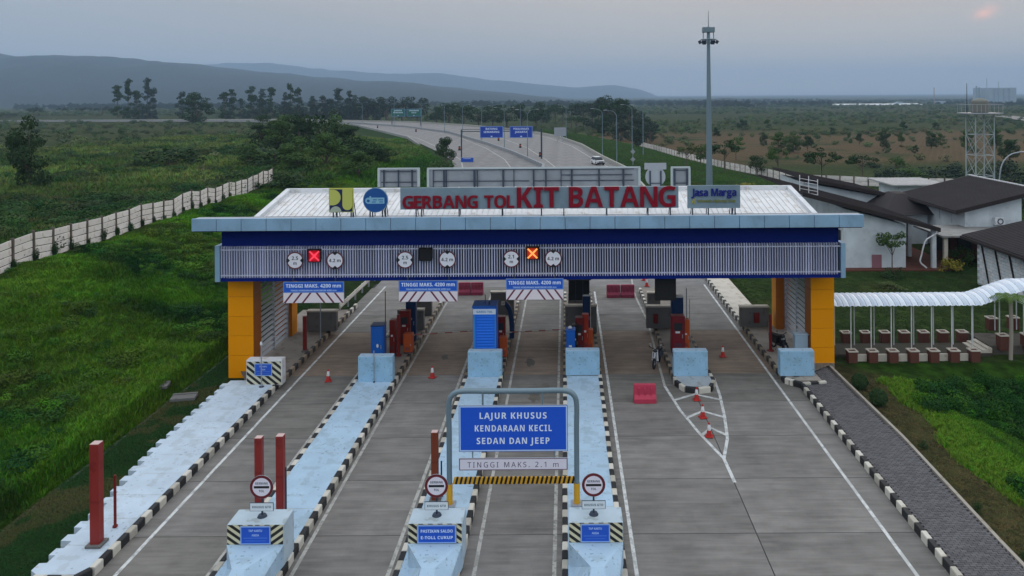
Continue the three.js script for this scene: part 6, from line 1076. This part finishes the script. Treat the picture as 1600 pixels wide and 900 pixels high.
{
  const bank = [], strip_ = [], field = [], clumps = [], right = [], dry = [], lawn = [], scrub = [];
  const LU = [0.092, 0.24, 0.016], DK = [0.011, 0.052, 0.011], OL = [0.12, 0.19, 0.022], DR = [0.17, 0.13, 0.06];
  const tries = (n, x0, x1, D0, D1, f) => { for (let k = 0; k < n; k++) { const D = D0 * Math.pow(D1 / D0, rnd()), x = rr(x0, x1); if (inView(x, D)) f(x, D); } };
  tries(270000, -44, -20.5, 22, 120, (x, D) => { const t = leftEdge(D) - x; if (D < 68 ? t < 5.8 : t < 2) return; if (x < FENCE(D) + 0.25) return; const nf = smooth(0, 3, x - FENCE(D)); const n = fbm(x * 0.22, D * 0.22, 55), b = fbm(x * 0.07, D * 0.09, 59); bank.push([x, D, rr(0.4, 0.85) * (0.7 + n * 0.8) * (0.4 + 0.6 * nf), tint(tint(DK, LU, clamp(n * 3.6 - 1.3, 0, 1)), OL, clamp((b - 0.5) * 3.5, 0, 0.42)), rr(0.7, 1.2)]); });
  tries(60000, -21.6, -16, 22, 62, (x, D) => { const t = leftEdge(D) - x; if (t < 2.0 + (D > 41 ? 1.4 : 0) || t > 6) return; const n = fbm(x * 0.4, D * 0.4, 65); strip_.push([x, D, rr(0.3, 0.6) * (0.7 + 0.5 * n), tint(DK, n > 0.55 ? DR : [0.05, 0.1, 0.03], clamp(n, 0, 1) * 0.6), 0.55]); });
  tries(90000, -130, -36, 42, 260, (x, D) => { if (x > FENCE(Math.min(D, 112)) - 0.4 && D < 112) return; if (leftEdge(D) - x < 3) return; const n = fbm(x * 0.08, D * 0.08, 67), b = fbm(x * 0.3, D * 0.3, 69); field.push([x, D, rr(0.8, 1.8) * (0.5 + n) * (D > 110 ? 1.5 : 1), tint(tint(DK, [0.13, 0.20, 0.045], clamp(n * 2.2 - 0.6, 0, 1)), DR, clamp((b - 0.55) * 3, 0, 0.45)), rr(0.6, 1)]); });
  tries(11000, -46, -22.5, 22, 115, (x, D) => { const n = fbm(x * 0.15, D * 0.15, 73); if (n < 0.46 || x < FENCE(D) + 2) return; clumps.push([x, D, rnd() < 0.05 ? rr(1.0, 1.7) : rr(0.35, 0.9), tint(tint(DK, LU, rnd() * rnd()), OL, 0.5 * rnd() * smooth(0.5, 0.6, fbm(x * 0.07, D * 0.09, 59))), rr(0.5, 0.9)]); });
  for (let D = 39; D < 112; D += 0.22) { const x = FENCE(D) - rr(0.9, 2.2); clumps.push([x, D, rr(0.9, 2.2), tint(DK, [0.06, 0.12, 0.035], rnd()), rr(0.8, 1.5)]); if (rnd() < 0.07 * smooth(0.45, 0.6, vn(D * 0.35, 2, 7))) clumps.push([FENCE(D) + rr(0.1, 0.5), D, rr(0.3, 0.6), tint(DK, LU, rnd() * 0.7), rr(0.5, 0.9)]); }
  for (let q = 0; q < 24; q++) for (let k = 0; k < 3; k++) { const D = 39 + 73 * q / 31 + rr(-0.12, 0.12); clumps.push([FENCE(D) + 0.12, D, rr(0.25, 0.5), tint(DK, [0.03, 0.05, 0.02], rnd()), rr(2.2, 3.6)]); }
  tries(26000, -120, -42, 60, 260, (x, D) => { const n = fbm(x * 0.05, D * 0.05, 79); if (leftEdge(D) - x < 10 || n < 0.5 || rnd() > 0.12) return; clumps.push([x, D, rr(1.0, 3.0), tint(DK, [0.05, 0.09, 0.03], rnd()), rr(0.4, 0.75)]); });
  tries(60000, 14.5, 30, 22, 44, (x, D) => { const s = x - 14.6; if (s < 0.3) return; const n = fbm(x * 0.4, D * 0.4, 83); if (D > 41.5) return; if (s + 2 * (n - 0.5) > 2.1) right.push([x, D, rr(0.35, 0.75), tint(tint(DK, LU, clamp(n * 2.2 - 0.3 + smooth(5.5, 3, s) * 0.6, 0, 1)), OL, 0.25 * rnd() + 0.4 * smooth(5, 3, s)), rr(0.5, 1.0)]); else dry.push([x, D, rr(0.2, 0.5), tint(DR, [0.07, 0.09, 0.03], rnd()), 0.5]); });
  tries(3600, 17.6, 34, 24, 42, (x, D) => { if (fbm(x * 0.2, D * 0.2, 87) < 0.44) return; clumps.push([x, D, rr(0.5, 1.3), tint(DK, LU, rnd() * rnd() * 0.45), rr(0.6, 1.1)]); });
  tries(70000, 13.5, 60, 44, 130, (x, D) => { if (x < 15.3 && D < 52) return; if (D < 49 && D > 44) return; const n = fbm(x * 0.2, D * 0.2, 89); lawn.push([x, D, rr(0.3, 0.6) * (D > 80 ? 1.6 : 1), tint(DK, n > 0.55 ? [0.14, 0.12, 0.05] : [0.06, 0.12, 0.03], clamp(n, 0, 1) * 0.8), 0.6]); });
  tries(50000, -60, 80, 120, 360, (x, D) => { const s = x - rightEdge(D), t = leftEdge(D) - x; if (s > 1 && s < 24) lawn.push([x, D, rr(0.8, 1.5), tint([0.035, 0.09, 0.02], [0.07, 0.15, 0.025], fbm(x * 0.1, D * 0.1, 91)), 0.6]); else if (t > 3 && t < 40) bank.push([x, D, rr(1, 2.4), tint(DK, LU, fbm(x * 0.1, D * 0.1, 93) * 1.2 - 0.2), rr(0.6, 1.1)]); });
  // scrub over the plain
  tries(150000, -900, 1500, 150, 2400, (x, D) => { const s = x - rightEdge(D), t = leftEdge(D) - x; if (s < 24 && t < 30) return; if (D > 540 && D < 560) return; const n = fbm(x * 0.012, D * 0.012, 95, 3), near = smooth(420, 160, D); if (s > 22 && D > 175 && D < 330 && rnd() > 0.25) return; if (n < 0.42 || rnd() > (s > 0 ? 0.36 - 0.24 * near : 0.25)) return; scrub.push([x, D, rr(0.8, 2.6) * (1 + D / 1000), tint([0.035, 0.07, 0.03], [0.12, 0.16, 0.065], rnd()), rr(0.4, 0.9)]); });
  const tg = tuftGeo(16, 0.42, 0.34, 0.022), tg2 = tuftGeo(12, 0.3, 0.3, 0.018);
  scatter('bank_grass', 'lush long grass covering the left bank', tg, whiteLeaf, bank);
  scatter('strip_grass', 'short worn grass strip beside the left pavement', tg2, whiteLeaf, strip_);
  scatter('field_grass', 'rough grass of the left field behind the fence', tg, whiteLeaf, field);
  scatter('bank_weeds', 'tall lush weeds on the right bank', tg, whiteLeaf, right);
  scatter('dry_grass', 'thin dry grass on the verge right of the block path', tg2, whiteLeaf, dry);
  scatter('lawn_grass', 'short lawn around the buildings on the right and beside the far road', tg2, whiteLeaf, lawn);
  scatter('undergrowth', 'leafy undergrowth along the fence and on the banks', leafCloud([[0, 0.3, 0, 0.5, 0.34, 0.5], [0.3, 0.45, 0.1, 0.3, 0.25, 0.3], [-0.25, 0.4, -0.2, 0.3, 0.25, 0.3]], 420, 0.1), whiteLeaf, clumps);
  scatter('scrub', 'dark scrub scattered over the far plain', leafCloud([[0, 0.4, 0, 0.5, 0.4, 0.5], [0.3, 0.5, 0.1, 0.35, 0.3, 0.35]], 150, 0.2), whiteLeaf, scrub);
  const wood = []; for (let k = 0; k < 5200; k++) { const D = rr(1200, 2600), px = rr(-40, 1640), p = at(px, 150, D); if (px > 1300 && px < 1450 && D < 1480) continue; const n = fbm(px * 0.012, D * 0.004, 99); if (n > 0.46) wood.push([p.x, D, rr(6, 11) * (px > 1300 ? 0.7 : 1.1), tint([0.02, 0.04, 0.022], [0.04, 0.06, 0.03], rnd()), rr(0.7, 1.1)]); }
  scatter('distant_wood', 'far blue green belt of woodland below the horizon', KINDS.full[1].crown.clone().scale(1.3, 1, 1.3), whiteLeaf, wood);
}
// alike things in a group: each label says which one, counted from the left of the view
{
  const T = ['zeroth', 'first', 'second', 'third', 'fourth', 'fifth', 'sixth', 'seventh', 'eighth', 'ninth', 'tenth', 'eleventh', 'twelfth', 'thirteenth', 'fourteenth', 'fifteenth', 'sixteenth', 'seventeenth', 'eighteenth', 'nineteenth', 'twentieth', 'twenty-first', 'twenty-second', 'twenty-third', 'twenty-fourth', 'twenty-fifth'];
  const sets = {};
  for (const o of scene.children) if (o.userData.group) (sets[o.userData.label] ??= []).push(o);
  for (const [l, s] of Object.entries(sets)) if (s.length > 1) s.sort((a, b) => a.position.x / -a.position.z - b.position.x / -b.position.z).forEach((o, i) => { o.userData.label = l + ', ' + T[i + 1] + ' from the left'; });
}
renderer.render(scene, camera);
